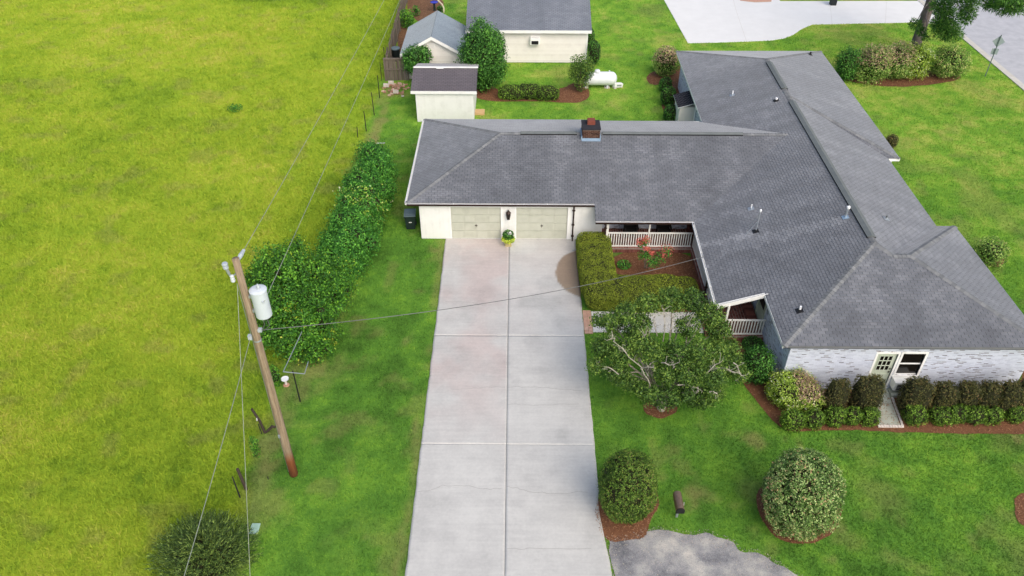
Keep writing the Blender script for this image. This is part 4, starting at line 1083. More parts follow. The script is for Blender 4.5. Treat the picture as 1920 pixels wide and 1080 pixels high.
# front door and shutter on the porch wall
for y0, y1, mt in ((27.8, 28.8, 'door'), (29.65, 30.55, 'glass')):
    xw = wx(28)
    d_ = MB().b2(xw-.03, xw+.02, y0, y1, pfz, 2.3).build('door' if mt == 'door' else 'window', M[mt], house)
    MB().b2(xw-.06, xw-.012, y0-.09, y0, pfz, 2.38).b2(xw-.06, xw-.012, y1, y1+.09, pfz, 2.38).b2(xw-.061, xw-.012, y0, y1, 2.3, 2.38).build('frame', M['door'], d_)
    if mt == 'door':
        for z0, z1 in ((.45, 1.1), (1.25, 2.15)):
            MB().b2(xw-.045, xw-.03, y0+.15, y1-.15, z0, z1).build('door_panel', M['black' if z0 > 1 else 'door'], d_)
# small lean-to closet on the far west wall
lc = MB().prism([(10.75, 48.4), (wx(49)-.01, 48.4), (wx(49)-.01, 50.1), (10.75, 50.1)], 0, 1.72); cl_ = lc.build('utility_closet', M['cream'], house); cl_['label'] = 'small cream lean-to closet with dark shingle top'
b = MB().slab([Vector((10.6, 48.25, 1.74)), Vector((wx(49)-.02, 48.25, 2.1)), Vector((wx(49)-.02, 50.25, 2.1)), Vector((10.6, 50.25, 1.74))], .05); b.build('closet_roof', M['trim'], cl_)
b = MB(); shingle_plane([[Vector((10.6, 48.25, 1.743)), Vector((wx(49)-.02, 48.25, 2.103)), Vector((wx(49)-.02, 50.25, 2.103)), Vector((10.6, 50.25, 1.743))]], b); b.build('shingle_courses', M['deck'], cl_, kind='stuff')
MB().tube([(wx(48)-.06, 48.1, 2.5), (wx(48)-.06, 48.1, .1)], .05, 6).build('downspout', M['trim'], house)

# ------------------------------------------------------------------ foliage
def leaf_quads(Pt, Nr, size, spread=0.8, asp=0.55, rnd=None):
    n = len(Pt); Nn = Nr+spread*rng.normal(size=(n, 3)); Nn /= np.linalg.norm(Nn, axis=1, keepdims=True)
    t = np.cross(Nn, rng.normal(size=(n, 3))); t /= np.linalg.norm(t, axis=1, keepdims=True); b = np.cross(Nn, t)
    L = size*rng.uniform(0.65, 1.3, (n, 1)); W = L*asp
    V = np.stack([Pt-t*L/2, Pt+b*W/2+Nn*L*.08, Pt+t*L/2, Pt-b*W/2+Nn*L*.08], 1)
    return V
def sample_lobe(c, R, n, p=2.0, lump=0.12, shell=0.35, seed=0, zmin=0.02, clump=0, cr=.12):
    if clump:
        m = max(4, int(n/clump)); q, nr, nz = sample_lobe(c, R, m, p, lump, shell, seed, zmin)
        k = rng.integers(0, len(q), n); off = rng.normal(size=(n, 3))*cr; q2 = q[k]+off
        tint = np.clip(nz[k]+.5*(rng.uniform(0, 1, len(q))[k]-.5), 0, 1)
        kk = q2[:, 2] > zmin
        return q2[kk], (nr[k]+off/cr*.35)[kk], tint[kk]
    d = rng.normal(size=(n, 3)); d /= np.linalg.norm(d, axis=1, keepdims=True)
    r = 1.0/np.power((np.abs(d)**p).sum(1), 1.0/p)
    nz = fbm(d[:, 0]*2+d[:, 2]*1.7+seed*3.1, d[:, 1]*2-d[:, 2]*1.3+seed*1.7, 0.9, seed, 3)
    r = r*(1+lump*2*(nz-0.5))*(1-shell*rng.uniform(0, 1, n)**2.2)
    pos = np.array(c)+d*r[:, None]*np.array(R)
    nor = d*np.abs(d)**(p-2)/np.array(R); nor /= np.linalg.norm(nor, axis=1, keepdims=True)
    k = pos[:, 2] > zmin
    return pos[k], nor[k], nz[k]
def core_mesh(lobes, p, sc_, parent, mat='twigs'):  # solid hull that blocks see-through; inner shade is put into its dark colour
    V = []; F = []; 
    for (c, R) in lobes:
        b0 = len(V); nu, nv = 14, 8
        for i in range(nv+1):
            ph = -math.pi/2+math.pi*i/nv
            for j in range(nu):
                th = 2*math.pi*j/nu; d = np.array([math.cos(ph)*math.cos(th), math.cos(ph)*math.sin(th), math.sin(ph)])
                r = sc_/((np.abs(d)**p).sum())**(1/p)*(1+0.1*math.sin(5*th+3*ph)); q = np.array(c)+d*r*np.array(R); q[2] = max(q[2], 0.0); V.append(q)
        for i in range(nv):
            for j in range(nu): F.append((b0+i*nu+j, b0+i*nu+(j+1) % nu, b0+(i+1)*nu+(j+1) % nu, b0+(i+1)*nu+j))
    o = link('shade_core', np_mesh('shade_core', np.array(V), np.array(F), M[mat]), parent)
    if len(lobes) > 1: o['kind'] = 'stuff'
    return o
def shrub(name, label, cat, loc, lobes, mat, size=0.075, dens=650, p=2.2, lump=0.12, group=None, spread=0.8, asp=0.55, shell=0.3, core=0.8, mats2=None, stem=True, corep=None, rz=0, clump=0, cr=.12):
    """lobes: (centre relative to loc, radii). mats2: (material, fraction, test(pos)) patches of other foliage"""
    t = thing(name, label, cat, loc, rz, group)
    Vs = []; Rn = []; Ps = []
    for k, (c, R) in enumerate(lobes):
        R = np.array(R, float); area = 4*math.pi*(((R[0]*R[1])**1.6+(R[0]*R[2])**1.6+(R[1]*R[2])**1.6)/3)**(1/1.6)
        n = int(area*dens)
        pos, nor, nz = sample_lobe(c, R, n, p, lump, shell, seed=int(abs(loc[0])*10+abs(loc[1])*7+k*13) % 991, clump=clump, cr=cr)
        Vs.append(leaf_quads(pos, nor, size, spread, asp)); Rn.append(np.clip(0.25+0.5*rng.uniform(0, 1, len(pos))+0.5*(nz-0.5)+0.22*rng.normal(size=len(pos)), 0, 1)); Ps.append(pos)
    V = np.concatenate(Vs); Rn = np.concatenate(Rn); Ps = np.concatenate(Ps); n = len(V)
    msk = np.zeros(n, bool)
    if mats2:
        msk = mats2[1](Ps) & (rng.uniform(0, 1, n) < mats2[2])
    for mk, mt, nm in ((~msk, mat, 'foliage'), (msk, mats2[0] if mats2 else None, 'dry_foliage' if mats2 and 'dead' in mats2[0] else 'pale_foliage')):
        m_ = int(mk.sum())
        if m_ == 0 or mt is None: continue
        link(nm, np_mesh(nm, V[mk].reshape(-1, 3), np.arange(4*m_).reshape(m_, 4), M[mt], dict(rnd=Rn[mk])), t)
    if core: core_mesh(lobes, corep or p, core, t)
    return t
def fit(cx, cy, wpx, hpx, yr=1.0):
    """ellipsoid shrub standing on the ground whose outline fills wpx x hpx around pixel (cx, cy)"""
    rz_ = 0.5
    for _ in range(40):
        p = P(cx, cy, rz_); zc = depth(p); rx = wpx/2*zc/FPX; ry = rx*yr; h = hpx/2*zc/FPX
        th = math.atan2(CAMH-rz_, p.y); v = h*h-(ry*math.sin(th))**2
        rz_ = 0.5*rz_+0.5*max(0.45*rx, math.sqrt(max(v, 0))/math.cos(th))
    return Vector((p.x, p.y, 0)), rx, ry, rz_
def bush(name, label, cat, cx, cy, wpx, hpx, mat, yr=1.0, group=None, **kw):
    loc, rx, ry, rz_ = fit(cx, cy, wpx, hpx, yr)
    sz = kw.pop('size', 0.07); p = kw.pop('p', 2.3)
    return shrub(name, label, cat, loc, [((0, 0, rz_), (rx, ry, rz_))], mat, size=sz, p=p, group=group, **kw)

# two specimen shrubs by the street
bush('round_shrub', 'dark green round clipped shrub hugging the driveway edge', 'shrub', 1177, 913, 106, 128, 'lf_round', size=.06, dens=1700, p=2.3, lump=.10, core=.84, shell=.2, clump=11, cr=.035)
bush('round_shrub', 'large mottled grey green and reddish round shrub on the lawn', 'shrub', 1506, 925, 136, 152, 'lf_mottle', size=.075, dens=1500, p=2.4, lump=.12, core=.82, shell=.25, clump=8, cr=.04)

# L-shaped clipped hedge by the driveway
def lhedge():
    a = [(3.72, 34.05), (3.78, 32.8), (3.85, 31.5), (4.0, 30.6)]; lob = []
    o0 = Vector((3.4, 30.0, 0))
    for x, y in ((3.95, 34.0), (3.95, 33.2), (3.95, 32.4), (3.98, 31.6), (4.0, 30.9)): lob.append(((x-o0.x+.08, y-o0.y, .55), (.92, .8, .58)))
    for x, y in ((4.1, 30.2), (4.9, 30.15), (5.7, 30.1), (6.5, 30.12), (7.3, 30.2), (8.1, 30.3)): lob.append(((x-o0.x, y-o0.y, .50), (.82, 1.02 if x < 8 else .8, .56 if x < 8 else .5)))
    return shrub('clipped_hedge', 'L-shaped olive clipped hedge enclosing the porch bed', 'hedge', o0, lob, 'lf_hedge', size=.055, dens=1900, p=4.0, lump=.05, core=.92, shell=.10, spread=.6, mats2=('lf_lime', lambda q: fbm(q[:, 0], q[:, 1], .9, 51, 3) > .6, .05))
lhedge()

# dark boxy shrubs and the low row in front of the brick wall
gd_ = 'dark boxy shrubs along the white brick wall'
dk = [(1567, 742, 46, 62, 'second dark clipped box shrub west of the side door'), (1625, 738, 62, 64, 'widest dark clipped box shrub just west of the side door'),
      (1716, 741, 60, 62, 'dark clipped box shrub beside the air conditioner'), (1767, 745, 52, 56, 'dark clipped box shrub next along from the one by the air conditioner'),
      (1812, 743, 48, 54, 'olive-topped clipped box shrub in the middle of the wall row'), (1851, 744, 46, 56, 'dark loose box shrub fourth east of the air conditioner'),
      (1888, 746, 46, 60, 'dark loose box shrub fifth east of the air conditioner'), (1918, 742, 40, 64, 'green-flecked box shrub at the east end of the row')]
for x, y, w_, h_, lb in dk: bush('box_shrub', lb, 'shrub', x, y+2, w_*.82, h_*.97, 'lf_dark', yr=.8, group=gd_, size=.055, dens=1900, p=6, lump=.09, core=.88, shell=.18, clump=7, cr=.025, rz=random.uniform(-.15, .15))
gl_ = 'low green shrubs edging the brick wall bed'
lw = [(1487, 788, 46, 38, 'low green shrub at the west end of the front edging row'), (1526, 787, 42, 36, 'low green shrub touching the westmost one of the edging row'),
      (1566, 783, 40, 36, 'low green shrub in front of the narrow dark box shrub'), (1598, 782, 36, 34, 'small low green shrub between two edging shrubs west of the walk'), (1632, 782, 36, 34, 'bright low shrub beside the west edge of the side door walk'),
      (1716, 780, 46, 36, 'low green shrub beside the east edge of the side door walk'), (1765, 780, 48, 34, 'bright low shrub second east of the side door walk'), (1795, 777, 42, 34, 'yellowish low shrub third east of the side door walk'),
      (1828, 780, 42, 34, 'low green shrub fourth east of the side door walk'), (1860, 780, 40, 32, 'low green shrub fifth east of the side door walk'), (1905, 778, 40, 32, 'low green shrub at the east end of the edging row')]
for x, y, w_, h_, lb in lw: bush('low_shrub', lb, 'shrub', x, y-1, w_*.9, h_*.98, 'lf_green', yr=.8, group=gl_, size=.07, dens=1150, p=2.7, lump=.2, core=.82, clump=8, cr=.04)
o_, rx_, ry_, rz_ = fit(1493, 734, 108, 88)
shrub('azalea', 'big azalea with dry grey twigs on top at the wall corner', 'shrub', o_, [((-.35, .1, rz_*.95), (rx_*.62, ry_*.7, rz_*.95)), ((.4, -.05, rz_*.85), (rx_*.62, ry_*.7, rz_*.85)), ((0, .35, rz_*1.05), (rx_*.6, .6, rz_*.95))], 'lf_azalea', size=.085, dens=900, p=2.2, lump=.25, clump=10, cr=.08,
      mats2=('lf_dead', lambda q: (q[:, 2] > rz_*1.25) & (q[:, 0] > -.15) & (q[:, 1] < .6), .75), core=.8)
bush('camellia', 'rounded glossy green shrub against the west face of the brick corner', 'shrub', 1421, 684, 54, 66, 'lf_cam', size=.09, dens=900, p=3, lump=.2, clump=8, cr=.07)
bush('fern_shrub', 'dark green shrub tucked under the short porch railing', 'shrub', 1412, 645, 40, 28, 'lf_cam', size=.08, dens=700)
bush('small_shrub', 'small green shrub at the east end corner of the brick wall', 'shrub', 1894, 702, 36, 38, 'lf_green', size=.07, dens=800)
bush('small_shrub', 'tiny white-flowered shrub beyond the east wall corner', 'shrub', 1905, 672, 22, 22, 'lf_green', size=.07, dens=800)
bush('lone_shrub', 'lone vase-shaped shrub on the east lawn', 'shrub', 1858, 472, 60, 54, 'lf_far', size=.1, dens=420, lump=.3, core=.6, shell=.6)
bush('dark_shrub', 'reddish dark shrub peeping out beyond the far east eave', 'shrub', 1672, 265, 22, 26, 'lf_dark', size=.07, dens=700)

# shrub row beside the pine
gp = 'shrub row by the pine trunk'
for x, y, w_, h_, lb, m_ in ((1589, 121, 40, 56, 'narrow upright shrub at the house end of the row by the pine', 'lf_cam'), (1637, 120, 58, 66, 'straw-topped shrub second in the row by the pine', 'lf_far'), (1683, 116, 54, 62, 'tall twiggy shrub third in the row by the pine', 'lf_far'), (1715, 115, 54, 60, 'yellowish shrub right in front of the pine trunk', 'lf_azalea'), (1779, 117, 62, 54, 'broad round shrub at the road end of the row by the pine', 'lf_far')):
    bush('row_shrub', lb, 'shrub', x, y, w_, h_, m_, group=gp, size=.12, dens=420, lump=.35, core=.72, clump=9, cr=.13, mats2=('lf_dead', lambda q: q[:, 2] > 1.5, .5) if '1637' in str(x) or '1683' in str(x) else None)

# back garden
bush('evergreen', 'tall conical glossy evergreen shrub between shed and outbuilding', 'shrub', 905, 108, 82, 118, 'lf_cam', size=.15, dens=380, p=2.0, lump=.3, core=.75, clump=10, cr=.15)
q_ = P(781, 106, 2.05); t_ = shrub('fig_shrub', 'pale-leaved rounded shrub in front of the gabled shed', 'shrub', (q_.x, q_.y, 0), [((0, 0, 2.0), (.95, .8, .75)), ((-.3, -.1, 1.4), (.6, .6, .6)), ((.3, .1, 1.3), (.55, .5, .6))], 'lf_cam', size=.15, dens=320, lump=.3, clump=8, cr=.1, core=.7)
b = MB()
for k in range(5): b.tube([(.08*math.cos(k*1.3), .08*math.sin(k*1.3), 0), (.2*math.cos(k*1.3), .2*math.sin(k*1.3), .8), (.4*math.cos(k*1.3), .4*math.sin(k*1.3), 1.8)], [.05, .04, .02], 6)
b.build('stems', M['bark'], t_)
o_, rx_, ry_, rz_ = fit(992, 170, 128, 40, .35)
shrub('low_hedge', 'low clipped green hedge in the back garden bed', 'hedge', P(992, 185), [((-1.3, 0.1, .45), (.95, .6, .5)), ((0, .25, .45), (1.0, .65, .52)), ((1.25, 0, .45), (.95, .6, .5))], 'lf_green', size=.09, dens=520, p=3.2, lump=.06, core=.9)
t_ = shrub('crape_shrub', 'airy upright yellow-green shrub beside the white tank', 'shrub', P(1088, 172), [((0, 0, 2.1), (.85, .75, .75)), ((-.5, 0, 1.5), (.5, .5, .6)), ((.45, .1, 1.5), (.5, .5, .7)), ((0, 0, 1.0), (.55, .5, .9))], 'lf_tree', size=.13, dens=190, lump=.3, core=0, shell=.9)
b = MB()
for k in range(7):
    a = k*.9; b.tube([(0.1*math.cos(a), .1*math.sin(a), 0), (.22*math.cos(a), .22*math.sin(a), .9), (.5*math.cos(a), .45*math.sin(a), 2.0)], [.035, .025, .012], 6)
b.build('stems', M['bark'], t_)
gw = 'clipped shrubs by the outbuilding corner'
for x, y, w_, h_, lb in ((1106, 72, 18, 40, 'narrow clipped shrub hugging the outbuilding corner'), (1114, 98, 24, 44, 'pointed clipped shrub in front of the outbuilding corner shrub')):
    bush('clipped_shrub', lb, 'shrub', x, y, w_, h_, 'lf_cam', group=gw, size=.1, dens=420, core=.9)
bush('azalea', 'straw-topped open shrub at the far west corner of the house', 'shrub', 1250, 114, 52, 54, 'lf_far', size=.12, dens=240, lump=.25, core=.7, mats2=('lf_dead', lambda q: q[:, 2] > 1.25, .7))
gx_ = 'clipped shrubs along the far west wall'
for x, y, w_, h_, lb in ((1248, 158, 24, 26, 'small clipped ball shrub farthest north along the west wall'), (1253, 180, 28, 36, 'taller clipped shrub next to the lean-to closet'), (1261, 212, 34, 32, 'yellow-tipped clipped ball shrub just behind the garage roof')):
    bush('clipped_shrub', lb, 'shrub', x, y, w_, h_, 'lf_cam', group=gx_, size=.1, dens=480, core=.9)
bush('tomato_plant', 'bright green feathery plant in the garden soil by the fence', 'plant', 762, 35, 30, 34, 'lf_thick', size=.16, dens=130, core=.4, shell=.8)
bush('garden_plant', 'small leafy plant in the middle of the garden soil', 'plant', 780, 20, 16, 20, 'lf_vine', size=.14, dens=120, core=.4, shell=.8)
bush('garden_shrub', 'little dark shrub inside the curved stone edging', 'shrub', 825, 18, 12, 14, 'lf_cam', size=.1, dens=300)
bush('fern', 'small green fern on the pine straw inside the hedge', 'plant', 1170, 496, 26, 14, 'lf_vine', size=.1, dens=300, core=.4)
bush('weed_clump', 'tall green weeds at the foot of the utility pole line', 'plant', 515, 705, 20, 40, 'lf_thick', size=.09, dens=420, core=.6)
bush('weed_clump', 'grassy weed clump beside the splayed broken post', 'plant', 478, 838, 18, 40, 'lf_thick', size=.09, dens=260, core=0, shell=.9)
bush('tuft', 'darker grass tuft alone in the pasture', 'grass', 440, 202, 28, 12, 'lf_vine', size=.1, dens=150, core=0, shell=.9)

# vine covered hedge and the thicket along the fence line
hl = []; ho = P(690, 330)
for (x, y, r_, h_) in ((705, 300, 1.2, 1.25), (700, 325, 1.35, 1.35), (690, 352, 1.4, 1.4), (680, 380, 1.45, 1.45), (668, 408, 1.4, 1.5), (657, 436, 1.4, 1.5), (645, 462, 1.35, 1.45), (634, 488, 1.25, 1.35), (690, 288, .8, .95)):
    c = P(x, y, h_); hl.append(((c.x-ho.x, c.y-ho.y, h_*.8), (r_*.84, r_*.85, h_*.95)))
for k in range(46):
    i = random.randrange(0, 8); c_, R_ = hl[i]; a = random.uniform(0, 6.28); e = random.uniform(-.2, 1.3); r_ = random.uniform(.28, .62)
    hl.append(((c_[0]+R_[0]*.9*math.cos(a)*math.cos(e), c_[1]+R_[1]*.9*math.sin(a)*math.cos(e), max(.3, c_[2]+R_[2]*.85*math.sin(e))), (r_, r_, r_*random.uniform(.6, 1.0))))
shrub('vine_hedge', 'tall vine-covered green hedge along the fence line', 'hedge', ho, hl, 'lf_vine', size=.125, dens=300, p=2.2, lump=.45, core=.70, spread=.9, shell=.4, clump=14, cr=.13, mats2=('lf_azalea', lambda q: fbm(q[:, 0]+q[:, 2], q[:, 1], 1.3, 52, 3) > .62, .22))
tl = []; to = P(570, 610)
for (x, y, z, r_, h_) in ((520, 500, 2.6, 1.15, 1.0), (497, 525, 2.3, .9, .9), (560, 520, 2.5, 1.2, 1.1), (600, 515, 2.0, 1.0, 1.1), (535, 560, 2.1, 1.15, 1.2), (580, 565, 1.9, 1.2, 1.2), (615, 555, 1.5, .95, 1.2), (560, 610, 1.4, 1.0, 1.3), (600, 610, 1.2, .85, 1.1), (540, 640, 1.0, .8, .9), (585, 650, .8, .6, .8), (510, 600, 1.3, .8, 1.1), (555, 470, 2.6, .5, .7), (590, 655, .7, .5, .6), (625, 520, 1.4, .8, 1.2)):
    c = P(x, y, z); tl.append(((c.x-to.x, c.y-to.y, z), (r_, r_, h_)))
for k in range(34):
    i = random.randrange(0, len(tl)); c_, R_ = tl[i]; a = random.uniform(0, 6.28); e = random.uniform(-.3, 1.4); r_ = random.uniform(.25, .5)
    tl.append(((c_[0]+R_[0]*math.cos(a)*math.cos(e), c_[1]+R_[1]*math.sin(a)*math.cos(e), max(.3, c_[2]+R_[2]*.9*math.sin(e))), (r_, r_, r_*.7)))
t_ = shrub('thicket_tree', 'bushy dark green thicket tree behind the utility pole', 'tree', to, tl, 'lf_thick', size=.125, dens=230, p=2.0, lump=.6, core=.42, shell=.5, spread=1.0, clump=18, cr=.14, mats2=('lf_lime', lambda q: (fbm(q[:, 0]+q[:, 2], q[:, 1], 1.1, 53, 3) > .57) & (q[:, 0] > -.3), .14))
b = MB()
for k, (c, R) in enumerate(tl[:14]): b.tube([(0.15*math.cos(k), .15*math.sin(k), 0), (c[0]*.4, c[1]*.4, c[2]*.5), c], [.06, .045, .02], 6)
b.build('trunk', M['bark'], t_)

# feathery juniper at the lower left
jp = P(388, 1050); t_ = thing('juniper', 'dark feathery juniper bush at the pasture corner', 'shrub', jp)
n = 4200; Vs = []; a = rng.uniform(0, 2*math.pi, n); el = rng.uniform(.05, 1.45, n); L0 = rng.uniform(.3, 1.0, n)
base = np.stack([np.cos(a)*np.cos(el)*1.75*L0, np.sin(a)*np.cos(el)*1.5*L0, np.sin(el)*1.25*L0+.05], 1)
dirv = np.stack([np.cos(a)*np.cos(el*.7), np.sin(a)*np.cos(el*.7), np.sin(el)*.7+.35], 1)+.35*rng.normal(size=(n, 3)); dirv /= np.linalg.norm(dirv, axis=1, keepdims=True)
for j in range(6):
    s_ = rng.normal(size=(n, 3)); s_ = np.cross(dirv, s_); s_ /= np.linalg.norm(s_, axis=1, keepdims=True)
    b0 = base+dirv*(.07*j); tip = b0+dirv*.10+s_*.10*(1-j/9)
    wv = np.cross(dirv, s_)*.014
    Vs.append(np.stack([b0-wv, b0+wv, tip], 1))
V = np.concatenate(Vs); m_ = len(V); rn_ = rng.uniform(0, 1, m_)
link('foliage', np_mesh('foliage', V.reshape(-1, 3), np.arange(3*m_).reshape(m_, 3), M['lf_juniper'], dict(rnd=rn_)), t_)
core_mesh([((0, 0, .25), (1.35, 1.15, .85))], 2, .8, t_)

# ------------------------------------------------------------------ the pale limbed tree on the front lawn
tb = P(1240, 768); tree = thing('ornamental_tree', 'spreading small tree with pale bare twigs showing through olive foliage', 'tree', tb)
cl_px = [(1180, 590, 3.6, .85), (1150, 605, 3.2, .75), (1125, 600, 2.9, .5), (1215, 570, 3.9, .75), (1260, 562, 4.1, .7), (1300, 565, 4.0, .75), (1330, 590, 3.5, .8), (1345, 620, 3.0, .7), (1290, 610, 3.4, .8), (1130, 650, 2.6, .8), (1165, 660, 2.8, .9), (1120, 685, 2.2, .6), (1160, 700, 2.1, .8), (1200, 640, 3.3, .8),
         (1225, 660, 3.1, .8), (1270, 665, 3.2, .8), (1310, 660, 3.2, .85), (1340, 660, 2.7, .75), (1370, 680, 2.1, .7), (1365, 650, 2.3, .6), (1250, 700, 2.6, .85), (1290, 700, 2.7, .85), (1330, 705, 2.3, .8), (1215, 735, 1.9, .8), (1290, 740, 1.7, .85), (1250, 745, 1.6, .8), (1335, 740, 1.6, .6), (1185, 720, 1.9, .6), (1310, 750, 1.4, .6), (1385, 700, 1.6, .5), (1205, 605, 3.5, .5), (1190, 622, 3.2, .6)]
lobes = []
for (x, y, z, r_) in cl_px:
    c = P(x, y, z); lobes.append((Vector((c.x-tb.x, c.y-tb.y, z)), r_*random.uniform(.64, .98)))
lb = MB()
forks = [Vector((.5*math.cos(k*1.05+.3), .5*math.sin(k*1.05+.3)+.5, 1.0+.08*k)) for k in range(6)]
for k, f_ in enumerate(forks): lb.tube([(.09*math.cos(k), .09*math.sin(k), -.02), (f_.x*.45, f_.y*.4, .5), f_], [.085, .07, .055], 7)
bare_ = MB()
for k, (c, r_) in enumerate(lobes):
    f_ = min(forks, key=lambda q: (q-c).length); m_ = f_.lerp(c, .5)+Vector((random.uniform(-.25, .25), random.uniform(-.2, .2), .2))
    lb.tube([f_, m_, c], [.05, .035, .018], 6)
    for j in range(4):
        d_ = Vector((random.uniform(-1, 1), random.uniform(-1, 1), random.uniform(-.2, 1))).normalized()
        lb.tube([c, c+d_*r_*.6], [.016, .007], 5)
lb.build('limbs', M['limb'], tree)
# dead pale twigs that stand clear of the leaves
for (x0, y0, x1, y1, z0, z1, nb) in ((1243, 640, 1245, 580, 2.7, 4.3, 9), (1255, 640, 1262, 590, 2.7, 4.2, 8), (1232, 630, 1228, 592, 2.8, 4.0, 6), (1205, 690, 1150, 640, 2.4, 3.6, 6), (1150, 640, 1148, 632, 3.3, 3.8, 5), (1220, 725, 1204, 690, 2.0, 3.2, 3), (1204, 690, 1226, 685, 3.0, 3.4, 2), (1160, 702, 1132, 688, 2.3, 2.8, 1), (1325, 700, 1350, 680, 2.7, 3.3, 4), (1340, 690, 1390, 700, 2.5, 2.6, 4), (1285, 618, 1298, 590, 3.4, 4.4, 2), (1207, 645, 1211, 622, 3.2, 4.1, 2), (1300, 740, 1308, 730, 1.9, 2.3, 2), (1240, 680, 1262, 684, 3.3, 3.4, 4), (1270, 722, 1310, 728, 2.4, 2.3, 2), (1330, 735, 1345, 742, 2.0, 1.9, 1), (1375, 680, 1390, 705, 2.6, 2.2, 2)):
    a = P(x0, y0, z0)-tb; c = P(x1, y1, z1)-tb; m1 = a.lerp(c, .4)+Vector((random.uniform(-.1, .1), random.uniform(-.1, .1), .08)); m2 = a.lerp(c, .75)+Vector((random.uniform(-.1, .1), random.uniform(-.1, .1), 0))
    bare_.tube([a, m1, m2, c], [.024, .021, .015, .008], 6)
    for j in range(nb*2):
        s0 = a.lerp(c, random.uniform(.3, 1)); d_ = ((c-a).normalized()*.6+Vector((random.uniform(-1, 1), random.uniform(-1, 1), random.uniform(-.4, .7)))).normalized()
        e0 = s0+d_*random.uniform(.12, .4); bare_.tube([s0, e0], [.010, .005], 4)
        bare_.tube([e0, e0+Vector((random.uniform(-.15, .15), random.uniform(-.15, .15), random.uniform(-.05, .18)))], [.008, .004], 4)
bare_.build('bare_twigs', M['bleached'], tree, kind='stuff')
Vs = []; Rn = []
for k, (c, r_) in enumerate(lobes):
    n = int(2900*(r_/.75)**2)
    pos, nor, nz = sample_lobe(c, (r_*.82, r_*.82, r_*.68), n, 2, .4, .45, seed=k*7+3, clump=26, cr=.085)
    Vs.append(leaf_quads(pos, nor, .10, 1.0, .5)); Rn.append(np.clip(.45+.5*(nz-.5)+.8*(rng.uniform(0, 1, len(pos))-.5)+.3*(random.random()-.5), 0, 1))
V = np.concatenate(Vs); m_ = len(V); link('crown', np_mesh('crown', V.reshape(-1, 3), np.arange(4*m_).reshape(m_, 4), M['lf_tree'], dict(rnd=np.concatenate(Rn))), tree)

# flowering crape myrtle inside the hedge
cb = P(1212, 503); cm = thing('flowering_shrub', 'young shrub with coral red flower clusters in front of the porch railing', 'shrub', cb)
b = MB(); tips = [(P(1203, 452, 2.2)-cb), (P(1212, 448, 2.4)-cb), (P(1252, 468, 1.9)-cb), (P(1222, 485, 1.3)-cb), (P(1240, 478, 1.5)-cb)]
for k, t in enumerate(tips): b.tube([(.05*k-.1, 0, 0), (t.x*.4, t.y*.4, t.z*.5), t], [.025, .02, .01], 6)
b.build('stems', M['limb'], cm)
pos = []; nn = []
for t, r_ in zip(tips+[P(1230, 487, 1.2)-cb, P(1205, 475, 1.4)-cb, P(1215, 470, 1.7)-cb], (.2, .2, .28, .3, .3, .3, .25, .25)):
    q, n_, _ = sample_lobe(t-Vector((0, 0, .15)), (r_, r_, r_*1.2), 170, 2, .2, .9, seed=4); pos.append(q); nn.append(n_)
pos = np.concatenate(pos); V = leaf_quads(pos, np.concatenate(nn), .1, 1, .5); m_ = len(V)
link('foliage', np_mesh('foliage', V.reshape(-1, 3), np.arange(4*m_).reshape(m_, 4), M['lf_vine'], dict(rnd=rng.uniform(0, 1, m_))), cm)
for (x, y, z, r_) in ((1200, 454, 2.25, .24), (1212, 449, 2.5, .24), (1250, 466, 2.05, .36), (1244, 478, 1.6, .2), (1222, 474, 1.7, .15), (1212, 465, 1.9, .18)):
    t = P(x, y, z)-cb; q, n_, _ = sample_lobe(t, (r_*1.1, r_, r_*.6), 85, 2, .3, .8, seed=9); V = leaf_quads(q, n_, .08, 1, .8); m_ = len(V)
    link('flower_cluster', np_mesh('flower_cluster', V.reshape(-1, 3), np.arange(4*m_).reshape(m_, 4), M['orange'], dict(rnd=rng.uniform(0, 1, m_))), cm)['kind'] = 'stuff'

# pine by the road
pp = P(1712, 98); pine = thing('pine_tree', 'tall pine with grey trunk and hanging needle clumps by the road', 'tree', pp)
MB().tube([(0, 0, -.05), (.02, 0, 1), (.1, .05, 4), (.15, .1, 8), (.1, .1, 13), (.1, .1, 18)], [.46, .4, .36, .31, .22, .06], 14).build('trunk', M['pinebark'], pine, smooth=True)
br = MB(); Vp = []; 
cl_ = [(1765, 12, 5.2, .8), (1778, 30, 4.4, .9), (1770, 55, 3.6, .9), (1785, 62, 3.4, .8), (1760, 45, 4.0, .6), (1716, 45, 3.6, .45), (1728, 58, 3.0, .4), (1735, 70, 2.4, .3), (1818, 6, 6.0, .65), (1815, 25, 5.4, .55), (1812, 38, 5.0, .35), (1885, 5, 7.2, 1.0), (1862, 3, 7.0, .6), (1908, 8, 7.4, .8), (1852, 12, 6.6, .3), (1790, -10, 6.2, .9), (1830, -20, 7.4, 1.0), (1890, -20, 8.4, 1.2)]
cs = [(P(x, y, z)-pp, r_) for x, y, z, r_ in cl_]
for k in range(16):
    a = k*2.4; zz = 9+k*.55; rr = 3.4-k*.15; cs.append((Vector((rr*.7*math.cos(a), rr*.7*math.sin(a), zz)), 1.0))
for c, r_ in cs:
    z0 = min(c.z+.6, 16); st_ = Vector((.1, .08, z0)); br.tube([st_, st_.lerp(c, .55)+Vector((0, 0, .35)), c], [.07, .045, .02], 6)
    q, n_, _ = sample_lobe(c, (r_, r_, r_*.75), int(1500*r_*r_), 2, .4, .9, seed=5, zmin=-99); n = len(q)
    d_ = n_+.5*rng.normal(size=(n, 3)); d_ /= np.linalg.norm(d_, axis=1, keepdims=True); s_ = np.cross(d_, rng.normal(size=(n, 3))); s_ /= np.linalg.norm(s_, axis=1, keepdims=True)
    Vp.append(np.stack([q-s_*.03, q+s_*.03, q+d_*.26], 1))
br.build('branches', M['pinebark'], pine)
